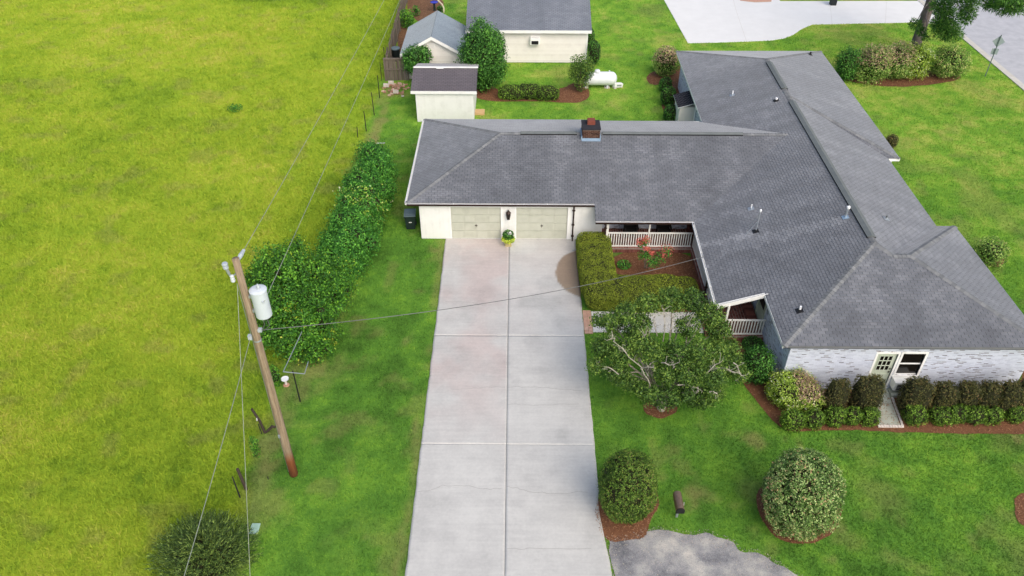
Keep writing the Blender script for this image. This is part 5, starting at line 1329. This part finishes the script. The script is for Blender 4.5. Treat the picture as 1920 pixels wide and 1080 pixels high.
V = np.concatenate(Vp); m_ = len(V); link('crown', np_mesh('crown', V.reshape(-1, 3), np.arange(3*m_).reshape(m_, 3), M['lf_pine'], dict(rnd=rng.uniform(0, 1, m_))), pine)

# ------------------------------------------------------------------ side door walk: three slabs edged with white bricks
wk = thing('side_walk', None, None, (0, 0, 0)); wk['kind'] = 'structure'; wk['label'] = 'short grey walk of three slabs edged in white brick at the side door'
for k in range(3):
    y0 = 22.06+k*.6; x0 = 15.12+k*.06
    MB().prism([(x0, y0), (x0+.86, y0), (x0+.92, y0+.57), (x0+.06, y0+.57)], -.03, .035, .3*k).build('slab', M['walk'], wk)
me = MB().box((0, 0, 0), (.09, .19, .09)).mesh('edging_brick', M['block']); me2 = MB().box((0, 0, 0), (.1, .12, .09)).mesh('edging_brick', M['block'])
for k in range(9): link('brick', me, wk, (16.06+k*.021, 22.06+k*.205, .015+.006*(k % 2)))
for k in range(9): link('brick', me2, wk, (15.08+k*.118, 21.96, .015+.006*(k % 3)))
EXCL_W = [(15.0, 21.9), (16.2, 21.9), (16.3, 24), (15.3, 24)]
stp = thing('brick_threshold', None, None, (3.38, 28.48, 0)); stp['kind'] = 'structure'; stp['label'] = 'strip of salmon bricks between driveway and entry walk'
sm_ = MB().box((0, 0, 0), (.19, .095, .1)).mesh('brick', M['stepbrick'])
for r in range(2):
    for k in range(15):
        o = link('brick', MB().box((0, 0, 0), (.19, .1, .1), random.random()).mesh('brick', M['stepbrick']) if k < 5 else sm_, stp, (-.1+.2*r, -.8+k*.112, .0+random.uniform(-.004, .004)))

# ------------------------------------------------------------------ outbuildings
def lap(mb, u0, u1, z0, z1, place, h=.13, clipz=None):
    z = z0
    while z < z1-.02:
        zt = min(z+h, z1); r = random.random()
        a0, a1 = u0, u1
        if clipz: a0, a1 = clipz(zt)
        if a1-a0 > .05:
            mb.face([place(a0, z, .045), place(a1, z, .045), place(a1, zt, .004), place(a0, zt, .004)], r); mb.face([place(a0, z, .045), place(a1, z, .045), place(a1, z, .0), place(a0, z, .0)], r)
        z += h
def gable_x(mb, x0, x1, ya, yb_, z0, zr, th=.1):
    """roof deck with ridge along x; returns the two planes"""
    ym = (ya+yb_)/2; S1 = [Vector((x0, ya, z0)), Vector((x1, ya, z0)), Vector((x1, ym, zr)), Vector((x0, ym, zr))]; S2 = [Vector((x1, yb_, z0)), Vector((x0, yb_, z0)), Vector((x0, ym, zr)), Vector((x1, ym, zr))]
    mb.slab(S1, th); mb.slab(S2, th); return S1, S2
# white storage shed
sd_ = thing('storage_shed', 'small white board-sided storage shed with charcoal shingle roof', 'shed', (-5.07, 51.6, 0)); o0 = Vector((-5.07, 51.6, 0))
x0, x1, y0, y1, zw = -1.95, 1.95, -2.08, 2.0, 2.3
MB().b2(x0, x1, y0, y1, 0, zw).prism([(x0, y0), (x0, y0+.01), (x1, y0+.01), (x1, y0)], zw, zw+.02).build('wall', M['siding'], sd_)
b = MB(); vstrips(b, x0, x1, .03, zw-.02, lambda u, z, o_: Vector((u, y0-o_, z)), .13); vstrips(b, y0, y1, .03, zw-.02, lambda u, z, o_: Vector((x1+o_, u, z)), .13); vstrips(b, y0, y1, .03, zw-.02, lambda u, z, o_: Vector((x0-o_, u, z)), .13); b.build('vertical_siding', M['siding'], sd_, kind='stuff')
b = MB(); S1, S2 = gable_x(b, -2.25, 2.2, -2.22, 2.45, 2.33, 3.02); b.build('roof', M['deck'], sd_)
b = MB(); shingle_plane([[p+Vector((0, 0, .004)) for p in S1]], b); shingle_plane([[p+Vector((0, 0, .004)) for p in S2]], b); b.build('shingle_courses', M['shingle_dark'], sd_, kind='stuff')
b = MB().b2(-2.25, 2.22, -2.26, -2.223, 2.15, 2.345); b.build('fascia', M['trim'], sd_)
b = MB(); b.box((0, .06, 3.07), (4.47, .16, .05)).box((-.4, -.06, 3.05), (.5, .1, .03)); b.build('ridge_board', M['trim'], sd_)
b = MB(); b.face([(x0, y0, zw), (x0, (y0+y1)/2+.1, 2.95), (x0, y1, zw)]); b.face([(x1, y0, zw), (x1, (y0+y1)/2+.1, 2.95), (x1, y1, zw)]); b.build('gable', M['siding'], sd_)
o = MB().b2(-.4, .4, -.35, .35, 0, .14).build('plank_step', M['tan'], loc=P(898, 212)); tag(o, 'tan wooden step pad beside the white storage shed', 'step')

# gabled shed
gs = thing('gabled_shed', 'cream lap-sided shed with blue-grey gable roof facing the white shed', 'shed', (-6.5, 56.75, 0))
x0, x1, y0, y1, zw, zp = -2.15, 2.15, 0, 5.0, 2.05, 3.25
b = MB().b2(x0, x1, y0, y1, 0, zw); b.face([(x0, y0, zw), (x1, y0, zw), (0, y0, zp)]); b.face([(x0, y1, zw), (x1, y1, zw), (0, y1, zp)]); b.build('wall', M['cream'], gs)
b = MB(); lap(b, x0, x1, .02, zp-.05, lambda u, z, o_: Vector((u, y0-o_, z)), .14, lambda z: (x0, x1) if z <= zw else (x0*(zp-z)/(zp-zw), x1*(zp-z)/(zp-zw)))
lap(b, y0, y1, .02, zw, lambda u, z, o_: Vector((x1+o_, u, z)), .14); b.build('lap_siding', M['cream'], gs, kind='stuff')
sl_ = (zp-zw)/x1; ov = .28; zl = zw-ov*sl_
L = [Vector((-x1-ov, -.3, zl+.14)), Vector((0, -.3, zp+.14)), Vector((0, 5.3, zp+.14)), Vector((-x1-ov, 5.3, zl+.14))]; Rr = [Vector((x1+ov, 5.3, zl+.14)), Vector((0, 5.3, zp+.14)), Vector((0, -.3, zp+.14)), Vector((x1+ov, -.3, zl+.14))]
b = MB().slab(L, .12).slab(Rr, .12); b.build('roof', M['deck'], gs)
b = MB()
for S_ in (L, Rr): shingle_plane([[p+Vector((0, 0, .004)) for p in S_]], b)
b.build('shingle_courses', M['shingle_blue'], gs, kind='stuff')
b = MB()
for sg in (-1, 1):
    q = [Vector((sg*(x1+ov), -.33, zl+.15)), Vector((0, -.33, zp+.15)), Vector((0, -.33, zp-.1)), Vector((sg*(x1+ov), -.33, zl-.08))]; b.face(q); b.face([p+Vector((0, .03, 0)) for p in q]); b.face([q[0], q[1], q[1]+Vector((0, .03, 0)), q[0]+Vector((0, .03, 0))]); b.face([q[3], q[2], q[2]+Vector((0, .03, 0)), q[3]+Vector((0, .03, 0))])
b.build('rake_trim', M['trim'], gs)
b = MB().b2(-.22, .22, -.06, -.02, 2.5, 2.8); gv = b.build('gable_vent', M['trim'], gs)
for k in range(4): MB().b2(-.18, .18, -.075, -.06, 2.54+.06*k, 2.575+.06*k).build('louvre', M['cream'], gv)
b = MB().b2(x1-.06, x1+.03, -.03, .05, 0, zw); b.build('corner_trim', M['trim'], gs)

# cream outbuilding with wall air conditioner
ob = thing('outbuilding', 'long cream lap-sided outbuilding with slate shingle roof and wall air conditioner', 'building', (0.6, 59.95, 0))
x0, x1, y0, y1, zw = -4.55, 4.72, 0, 8.4, 2.65
b = MB().b2(x0, x1, y0, y1, 0, zw); b.face([(x0, 0, zw), (x0, 4.2, 4.2), (x0, 8.4, zw)]); b.face([(x1, 0, zw), (x1, 4.2, 4.2), (x1, 8.4, zw)]); b.build('wall', M['cream'], ob)
b = MB(); lap(b, x0, x1, .05, zw, lambda u, z, o_: Vector((u, y0-o_, z)), .17); lap(b, y0, y1, .05, zw, lambda u, z, o_: Vector((x1+o_, u, z)), .17); b.build('lap_siding', M['cream'], ob, kind='stuff')
b = MB(); S1, S2 = gable_x(b, -4.75, 5.0, -.38, 8.8, 2.72, 4.4); b.build('roof', M['deck'], ob)
b = MB()
for S_ in (S1, S2): shingle_plane([[p+Vector((0, 0, .004)) for p in S_]], b)
b.build('shingle_courses', M['shingle_slate'], ob, kind='stuff')
MB().b2(-4.75, 5.0, -.42, -.383, 2.52, 2.74).build('fascia', M['trim'], ob)
b = MB().b2(x1-.08, x1+.04, -.04, .06, 0, zw); b.build('corner_trim', M['trim'], ob)
ac = MB().b2(-.35, .35, -.42, -.02, 1.6, 2.12).build('air_conditioner', M['trim'], ob, loc=(.62, 0, 0))
MB().b2(-.27, .27, -.435, -.42, 1.64, 1.92).build('grille', M['darkvent'], ac)
MB().b2(-.42, .42, -.06, -.024, 1.52, 2.2).build('surround', M['trim'], ac)

# ------------------------------------------------------------------ wooden fences
def picket_run(t, a, c, h, wd=.13, gap=.018, face=1, rails=(.35, 1.45)):
    a = Vector(a); c = Vector(c); L = (c-a).length; d = (c-a).normalized(); n_ = int(L/(wd+gap)); ang = math.atan2(d.y, d.x); rot = Matrix.Rotation(ang, 3, 'Z')
    mes = [MB().box((0, 0, (h+dh)/2), (wd, .022, h+dh), .15+.2*k).mesh('picket', M['fencewood']) for k, dh in enumerate((-.05, 0, .03, .06))]
    for k in range(n_):
        p = a+d*((k+.5)*(wd+gap)); o = link('picket', random.choice(mes), t, p); o.rotation_euler = (random.uniform(-.03, .03), random.uniform(-.02, .02), ang)
    s_ = Vector((-d.y, d.x, 0))*face*.05
    for z in rails:
        m_ = a.lerp(c, .5)+s_; MB().box((0, 0, 0), (L, .05, .09)).build('rail', M['fencewood'], t, loc=(m_.x, m_.y, z)).rotation_euler = (0, 0, ang)
    k = 0
    while k <= L+.1:
        p = a+d*min(k, L)+s_*1.6; MB().box((0, 0, h/2), (.1, .1, h+.05)).build('post', M['fencewood'], t, loc=p); k += 2.4
fl_ = thing('plank_fence', 'long weathered grey plank fence running away along the pasture', 'fence', (-10.1, 57.0, 0)); picket_run(fl_, (0, 0, 0), (-.75, 25, 0), 1.75, face=-1)
fg = thing('plank_gate', 'short dark weathered plank fence panel behind the brick rubble', 'fence', (-10.15, 56.4, 0)); picket_run(fg, (0, 0, 0), (1.85, .05, 0), 1.7, face=-1, rails=(.9, 1.68))
MB().box((.92, -.02, 1.76), (1.95, .14, .04)).build('cap_rail', M['fencewood'], fg)

# posts along the fence line
def tpost(name, label, px, h, mat, rad=.03, lean=(0, 0), seg=6, group=None):
    p = P(*px); o = MB().tube([(0, 0, -.05), (lean[0]*.5, lean[1]*.5, h*.5), (lean[0], lean[1], h)], [rad, rad, rad*.9], seg).build(name, M[mat], loc=p)
    return tag(o, label, 'post', group)
gpo = 'thin steel fence posts'
tpost('fence_post', 'thin dark steel post standing beside the brick rubble', (712, 184), 1.75, 'tpost', .032, (.02, 0), group=gpo)
tpost('fence_post', 'thin dark steel post second from the brick rubble', (702, 216), 1.7, 'tpost', .032, (-.03, .02), group=gpo)
tpost('fence_post', 'thin dark steel post third from the brick rubble', (687, 247), 1.5, 'tpost', .032, (.0, .02), group=gpo)
tpost('fence_post', 'short steel post at the end of the vine hedge', (671, 258), .75, 'tpost', .032, (.03, .02), group=gpo)
tpost('fence_post', 'thin steel post beside the plank fence end', (722, 118), 1.3, 'tpost', .03, group=gpo)
tpost('fence_post', 'thin steel post in front of the plank gate', (716, 152), 1.5, 'tpost', .025, group=gpo)
bp_ = thing('broken_post', 'splayed broken wooden post with a split strut near the pole', 'post', P(497, 812))
MB().tube([(0, 0, -.03), (-.1, .05, .7), (-.3, .1, 1.35)], [.06, .055, .05], 7).build('upright', M['darkpost'], bp_); MB().tube([(.02, 0, .02), (.35, .05, .35), (.5, .08, .3)], [.05, .07, .03], 6).build('strut', M['darkpost'], bp_); MB().tube([(-.12, -.05, 0), (-.14, -.05, .6)], .02, 6).build('stake', M['tpost'], bp_)
MB().box((-.16, -.0, .85), (.02, .1, .12)).build('tag_plate', M['trim'], bp_)
tpost('wooden_post', 'leaning grey wooden post near the juniper', (462, 918), 1.15, 'darkpost', .065, (-.12, .08), 7)
tpost('fence_post', 'thin leaning steel post beside the grey wooden post', (450, 932), 1.15, 'tpost', .028, (-.05, .05), group=gpo)
tpost('stake', 'tiny dark stake in the thin grass west of the pole', (503, 898), .14, 'tpost', .02)
o = MB().b2(-.16, .16, -.22, .22, 0, .05).build('utility_pit', M['lid'], loc=P(478, 992), bevel=.012); tag(o, 'pale green utility box lid in the grass south of the pole', 'lid')
o = MB().box((0, 0, .03), (.55, .05, .02), rot=Matrix.Rotation(.1, 3, 'Z')).build('white_strip', M['pipe'], loc=P(714, 269)); tag(o, 'white plastic strip lying on bare soil near the vine hedge', 'debris')
o = MB().tube([(-.12, 0, .03), (0, .05, .08), (.14, -.04, .03)], [.03, .05, .02], 6).build('log_piece', M['tan'], loc=P(627, 615)); tag(o, 'pale broken branch piece at the edge of the thicket', 'debris')

# square wire frame on a thin post and white bird feeder
fp = P(563, 753); fr_ = thing('wire_frame_post', 'thin black post carrying a three-sided pale metal frame by the thicket', 'post', fp)
MB().tube([(0, 0, -.05), (0, 0, 1.85)], .028, 8).build('post', M['black'], fr_)
q = [P(566, 622, 1.85)-fp, P(531, 697, 1.85)-fp, P(571, 701, 1.85)-fp, P(578, 678, 1.85)-fp]
for k in range(3): MB().tube([q[k], q[k+1]], .018, 6).build('frame_bar', M['galv'], fr_)
fd = thing('bird_feeder', 'small white saucer feeder on a low stand by the wire frame post', 'feeder', P(537, 722))
MB().tube([(0, 0, 0), (0, 0, .3)], .05, 8).build('stem', M['block'], fd); MB().lathe([(.05, .28), (.16, .36), (.17, .4), (.14, .39)], (0, 0, 0), 16).build('saucer', M['pipe'], fd); MB().lathe([(.14, .0), (.12, .05)], (0, 0, 0), 12).build('base', M['rubble'], fd)

# ------------------------------------------------------------------ brick rubble pile
pc = P(740, 168)
gbk = 'broken bricks and blocks in the rubble pile'
sizes = [(.2, .1, .07), (.2, .1, .07), (.14, .1, .07), (.11, .09, .06), (.24, .12, .08)]
mes = [MB().box((0, 0, 0), s_, .1+.18*k).mesh('brick', M['rubble']) for k, s_ in enumerate(sizes)]
for k in range(70):
    a = random.uniform(0, 6.28); r_ = random.random()**.6; x = pc.x+1.0*r_*math.cos(a)+.1; y = pc.y+1.15*r_*math.sin(a); z = .04+(1-r_)*.3*random.random()
    o = link('brick', random.choice(mes), None, (x, y, z)); o.rotation_euler = (random.uniform(-.4, .4), random.uniform(-.4, .4), random.uniform(0, 3.1)); tag(o, 'broken salmon brick in the rubble pile by the plank gate', 'brick', gbk)
for (x, y, lb, rz_) in ((724, 162, 'big white concrete block on the rubble pile nearest the pasture', .1), (733, 157, 'white concrete block leaning at the back of the rubble pile', .2), (742, 174, 'greyish cinder block at the front of the rubble pile', .1), (755, 181, 'small pale stone at the lawn side of the rubble pile', .6)):
    sc_ = .45 if 'small' in lb else 1
    b = MB(); b.b2(-.2*sc_, .2*sc_, -.1*sc_, -.07*sc_, 0, .2*sc_).b2(-.2*sc_, .2*sc_, .07*sc_, .1*sc_, 0, .2*sc_)
    for xx in (-.2, -.015, .17): b.b2(xx*sc_, (xx+.03)*sc_, -.07*sc_, .07*sc_, 0, .198*sc_)
    o = b.build('concrete_block', M['block'], loc=P(x, y, .12)); o.rotation_euler = (.15, .1, rz_); tag(o, lb, 'block')

# ------------------------------------------------------------------ propane tank and the box beside it
tk = thing('propane_tank', 'white horizontal propane tank behind the airy shrub', 'tank', P(1118, 163))
prof = [(.03, -1.5), (.22, -1.46), (.38, -1.36), (.48, -1.2), (.5, -1.05), (.5, 1.05), (.48, 1.2), (.38, 1.36), (.22, 1.46), (.03, 1.5)]
MB().lathe(prof, (0, 0, .68), 24, axis='x').build('tank_body', M['tank'], tk, smooth=True)
MB().lathe([(.2, 0), (.2, .16), (.15, .22), (.03, .24)], (0, 0, 1.13), 16).build('valve_dome', M['tank'], tk, smooth=True)
MB().lathe([(.04, 0), (.04, .1), (.06, .1), (.05, .15)], (.9, 0, 1.14), 8).build('fitting', M['tank'], tk)
for x in (-.8, .8): MB().b2(x-.06, x+.06, -.3, .3, .0, .26).build('foot', M['tank'], tk)
for x in (-.8, .8): MB().b2(x-.2, x+.2, -.25, .25, .0, .05).build('pad', M['block'], tk)
bx = thing('meter_box', 'small pale tilted box lying on the lawn beside the tank', 'box', P(1158, 164), .5)
MB().box((0, 0, .2), (.75, .3, .3), rot=Matrix.Rotation(.2, 3, 'Y')).build('box_body', M['trim'], bx, bevel=.03); MB().box((.02, -.16, .22), (.4, .02, .12), rot=Matrix.Rotation(.2, 3, 'Y')).build('slot', M['galv'], bx); MB().box((-.3, 0, .06), (.2, .28, .1)).build('foot', M['block'], bx)

# ------------------------------------------------------------------ bins
def wheelie(name, label, loc, rz_, body, lid):
    t = thing(name, label, 'bin', loc, rz_)
    b = MB(); w0, d0, w1, d1, h = .24, .26, .30, .36, .95
    q = [(-w0, -d0, .04), (w0, -d0, .04), (w0, d0, .04), (-w0, d0, .04), (-w1, -d1, h), (w1, -d1, h), (w1, d1, h), (-w1, d1, h)]
    for f in ((3, 2, 1, 0), (4, 5, 6, 7), (0, 1, 5, 4), (1, 2, 6, 5), (2, 3, 7, 6), (3, 0, 4, 7)): b.face([q[i] for i in f])
    b.build('bin_body', M[body], t, bevel=.03); MB().b2(-.32, .32, -.39, .36, .95, 1.0).box((0, .02, 1.02), (.5, .5, .03)).build('lid', M[lid], t)
    MB().b2(-.33, .33, -.40, -.36, .86, .93).build('rim', M[body], t); MB().b2(-.28, .28, .38, .43, .93, .97).build('handle', M[body], t)
    for s_ in (-1, 1):
        MB().lathe([(.1, -.03), (.1, .03)], (s_*.26, .24, .1), 14, axis='x').build('wheel', M['binblack'], t)
    MB().b2(-.08, .08, -d0-.075, -d0-.055, .52, .56).build('sticker', M['trim'], t); return t
wheelie('wheelie_bin', 'dark green wheeled bin with grey lid at the garage corner', P(770, 432)+Vector((0, .32, 0)), .06, 'bin', 'binlid')
rb = thing('rubbish_barrel', 'black round barrel with teal lid inside the plank fence corner', 'barrel', P(742, 114)+Vector((.05, .1, 0))); MB().lathe([(.28, 0), (.34, .95)], (0, 0, 0), 18).build('drum', M['binblack'], rb); MB().lathe([(.36, .95), (.37, 1.02), (.3, 1.06), (.05, 1.08)], (0, 0, 0), 18).build('lid', M['binlid'], rb)
nb = thing('roadside_bin', "black bin on the edge of the neighbour's bright driveway", 'bin', P(1561, 9)); MB().b2(-.26, .26, -.28, .28, .0, .95).build('bin_body', M['binblack'], nb, bevel=.03); MB().b2(-.3, .3, -.33, .31, .95, 1.02).build('lid', M['binblack'], nb)

# ------------------------------------------------------------------ blue birdbath and stone edging in the far garden
bb = thing('birdbath', 'cobalt blue birdbath on a dark pedestal in the far garden', 'birdbath', P(815, 20)); MB().lathe([(.16, 0), (.1, .1), (.09, .6), (.16, .66)], (0, 0, 0), 14).build('pedestal', M['bin'], bb); MB().lathe([(.12, .64), (.34, .76), (.36, .8), (.28, .77), (.02, .72)], (0, 0, 0), 20).build('bowl', M['blue'], bb, smooth=True)
ed = thing('stone_edging', 'curved pale stone edging round the far garden soil', 'edging', P(832, 10))
pth = [P(*q) for q in ((814, -10), (822, 3), (829, 10), (832, 16), (832, 24))]
for k in range(len(pth)-1):
    for j in range(5):
        p = pth[k].lerp(pth[k+1], (j+.5)/5)-P(832, 10); d = pth[k+1]-pth[k]; o = MB().box((0, 0, .05), (d.length/5-.02, .14, .12)).build('edging_stone', M['limestone'], ed, loc=p); o.rotation_euler = (0, 0, math.atan2(d.y, d.x))

# ------------------------------------------------------------------ utility pole
pb_ = P(551, 889); po = thing('utility_pole', 'tall weathered wooden utility pole with reddish base and transformer', 'utility pole', pb_)
MB().tube([(0, 0, -.1), (0, 0, 2), (0.01, 0, 5), (.02, 0, 8), (.03, 0, 10.5)], [.165, .155, .145, .125, .11], 16).build('pole', M['pole'], po, smooth=True)
tr = MB().lathe([(.02, 0), (.24, .0), (.26, .03), (.26, 1.02), (.28, 1.04), (.28, 1.08), (.2, 1.12), (.03, 1.14)], (.46, .02, 8.18), 24).build('transformer', M['transformer'], po, smooth=False)
MB().lathe([(.05, 0), (.06, .03), (.045, .06), (.06, .09), (.04, .12), (.02, .2)], (.5, .0, 9.3), 10).build('bushing', M['porcelain'], tr)
MB().b2(.1, .22, -.05, .05, 8.35, 8.45).b2(.1, .22, -.05, .05, 8.95, 9.05).build('bracket', M['galv'], tr)
for z in (8.95, ): MB().tube([(.6, -.22, z), (.66, -.25, z)], .03, 6).build('terminal', M['porcelain'], tr)
ins = MB().tube([(-.1, 0, 9.9), (-.26, -.02, 9.75), (-.3, -.02, 9.95), (-.33, -.02, 10.1)], [.03, .03, .05, .05], 8).build('arrester_bracket', M['galv'], po)
MB().lathe([(.07, 0), (.09, .04), (.06, .06), (.09, .1), (.06, .12), (.1, .18), (.08, .22)], (-.34, -.02, 10.12), 12).build('arrester', M['porcelain'], po)
MB().lathe([(.06, 0), (.075, .05), (.055, .08), (.075, .13), (.055, .16), (.07, .22), (.03, .26)], (-.22, -.03, 9.62), 12).build('cutout', M['transformer'], po)
MB().tube([(.05, .05, 10.38), (.11, .25, 10.44), (.14, .5, 10.46)], [.05, .075, .05], 8).build('insulator', M['porcelain'], po)
MB().b2(-.26, -.12, -.06, .06, 7.15, 7.33).build('cable_clamp', M['porcelain'], po); MB().b2(.1, .26, -.06, .06, 7.5, 7.62).build('cable_clamp', M['porcelain'], po)
MB().tube([(.42, -.1, 8.2), (.44, -.1, 7.9), (.3, -.05, 7.6)], .012, 5).build('lead', M['cable'], po); MB().tube([(.56, -.1, 8.2), (.6, -.1, 7.85), (.34, -.03, 7.56)], .012, 5).build('lead', M['cable'], po)
MB().tube([(-.15, .02, 9.5), (-.165, .03, 6), (-.19, .03, .1)], .014, 5).build('ground_wire', M['wire'], po)
MB().lathe([(.135, 0), (.135, .06)], (.02, 0, 7.1), 16).build('pole_band', M['galv'], po)
MB().b2(-.12, -.05, -.19, -.15, 2.35, 2.5).build('pole_tag', M['galv'], po)
def wire(name, label, a, c, sag, rad, mat, n=28):
    a = Vector(a); c = Vector(c); pts = []
    for k in range(n+1):
        t = k/n; p = a.lerp(c, t); p.z -= sag*4*t*(1-t); pts.append(p)
    o0 = a.copy(); o = MB().tube([p-o0 for p in pts], rad, 5).build(name, M[mat], loc=o0); return tag(o, label, 'wire')
a_ = pb_+Vector((.14, .5, 10.46)); d_ = P(715, 0, 10.3)-a_; d_.z = 0
wire('power_line', 'bare power line running from the pole top away over the pasture', a_, a_+d_*2.6+Vector((0, 0, .2)), .5, .010, 'wire')
a_ = pb_+Vector((.66, -.25, 8.95)); c_ = P(745, 0, 8.5)
wire('power_line', 'lower bare line running from the transformer side along the fence', a_, a_+(c_-a_)*2.2, .3, .010, 'wire')
wire('service_cable', 'twisted service cable sagging from the pole across the driveway to the porch eave', pb_+Vector((.26, 0, 7.56)), (9.16, 31.0, 2.12), .55, .014, 'cable', 40)
wire('guy_wire', 'pale guy wire dropping from the upper pole to the ground beyond the juniper', pb_+Vector((-.12, -.05, 9.5)), P(472, 1150, 0), .0, .010, 'wire', 4)
wire('telephone_line', 'grey communication cable leaving the pole towards the near pasture', pb_+Vector((-.2, -.05, 7.2)), P(270, 1330, 6.6), .15, .011, 'wire')

# ------------------------------------------------------------------ mailbox, planter, chairs, dark board, tap post, road sign
mb_ = thing('mailbox', 'copper brown curved-top mailbox on a post between the round shrubs', 'mailbox', P(1268, 966))
b = MB(); n_ = 12; w_, hh = .15, .14
sec = [(-w_, 0)]+[(-w_*math.cos(math.pi*k/n_), hh+w_*math.sin(math.pi*k/n_)) for k in range(n_+1)]+[(w_, 0)]
y0, y1 = -.34, .42
for k in range(len(sec)-1): b.face([(sec[k][0], y0, 0.62+sec[k][1]), (sec[k+1][0], y0, 0.62+sec[k+1][1]), (sec[k+1][0], y1, 0.62+sec[k+1][1]), (sec[k][0], y1, 0.62+sec[k][1])])
b.face([(s_[0], y0, 0.62+s_[1]) for s_ in sec]); b.face([(s_[0], y1, 0.62+s_[1]) for s_ in sec]); b.face([(-w_, y0, 0.62), (w_, y0, 0.62), (w_, y1, 0.62), (-w_, y1, 0.62)])
b.build('box', M['copperbox'], mb_); b = MB(); b.face([(s_[0]*1.06, y0-.012, 0.615+s_[1]*1.04) for s_ in sec]); b.face([(s_[0]*1.06, y0-.03, 0.615+s_[1]*1.04) for s_ in sec]); b.build('door', M['black'], mb_)
MB().b2(-.04, .04, -.1, -.02, -.05, 0.61).build('post', M['galv'], mb_); MB().b2(.155, .165, -.1, -.06, 0.7, 0.88).build('flag', M['trim'], mb_); MB().b2(-.12, .12, -.3, .36, .585, .615).build('shelf', M['black'], mb_)

pl = thing('planter', 'tan square pot with white flowers and lime trailing leaves between garage doors', 'planter', (P(953, 460)))
MB().prism([(-.17, -.17), (.17, -.17), (.17, .17), (-.17, .17)], 0, .36).build('pot', M['pot'], pl, bevel=.015)
for nm, c, R, n_, mt, sz in (('foliage', (0, 0, .68), (.3, .28, .28), 900, 'lf_cam', .08), ('trailing_leaves', (0, -.02, .42), (.36, .34, .16), 600, 'lf_lime', .09), ('flowers', (.05, -.08, .88), (.14, .12, .08), 40, 'whitefl', .1)):
    q, n2, _ = sample_lobe(c, R, n_, 2, .2, .5, seed=3); V = leaf_quads(q, n2, sz, .8, .7); m_ = len(V); link(nm, np_mesh(nm, V.reshape(-1, 3), np.arange(4*m_).reshape(m_, 4), M[mt], dict(rnd=rng.uniform(0, 1, m_))), pl)

def chair(loc, label):
    t = thing('porch_chair', label, 'chair', loc, 0, 'black porch chairs')
    MB().b2(-.32, .32, -.32, .3, .34, .46).build('seat', M['wicker'], t); MB().box((0, .3, .72), (.64, .08, .62), rot=Matrix.Rotation(-.15, 3, 'X')).build('backrest', M['wicker'], t)
    for s_ in (-1, 1):
        MB().b2(s_*.34-.05, s_*.34+.05, -.32, .3, .58, .66).build('armrest', M['wicker'], t)
        for y in (-.27, .27): MB().b2(s_*.32-.03, s_*.32+.03, y-.03, y+.03, 0, .6).build('leg', M['wicker'], t)
    return t
chair((6.15, 35.45, pfz), 'black wicker chair on the porch left of the middle post, beside the garage side'); chair((7.95, 35.45, pfz), 'black wicker chair on the porch nearer the brick corner steps')
db = thing('cellar_hatch', 'dark slanted board cover at the hedge end beside the garage', 'cover', P(1100, 462)); MB().box((0, 0, .38), (.52, .5, .03), rot=Matrix.Rotation(.35, 3, 'X')).build('board', M['darkvent'], db)
for s_ in (-1, 1): MB().b2(s_*.22-.02, s_*.22+.02, -.1, .15, 0, .34).build('leg', M['brown'], db)
o = MB().tube([(-.18, -.05, .04), (0, .03, .06), (.2, .14, .08)], [.02, .03, .025], 6).build('hose_end', M['galv'], loc=P(1079, 470)); tag(o, 'grey hose nozzle lying at the driveway edge by the hedge', 'hose')
tp = thing('tap_post', 'short white post with dark tap at the inner hedge end', 'post', P(1142, 484)); MB().b2(-.05, .05, -.05, .05, 0, .75).build('post', M['white'], tp); MB().tube([(0, -.05, .7), (0, -.2, .72), (0, -.24, .62)], .03, 6).build('tap', M['black'], tp)

sg = thing('road_sign', 'back of a diamond road sign with small plate on a green post', 'sign', P(1847, 143), -.25)
MB().box((0, 0, 1.6), (.06, .05, 3.3)).build('post', M['signpost'], sg); MB().box((0, .05, 2.72), (.62, .012, .62), rot=Matrix.Rotation(math.pi/4, 3, 'Y')).build('diamond_plate', M['signback'], sg); MB().box((0, .05, 1.95), (.46, .012, .46)).build('small_plate', M['signback'], sg)
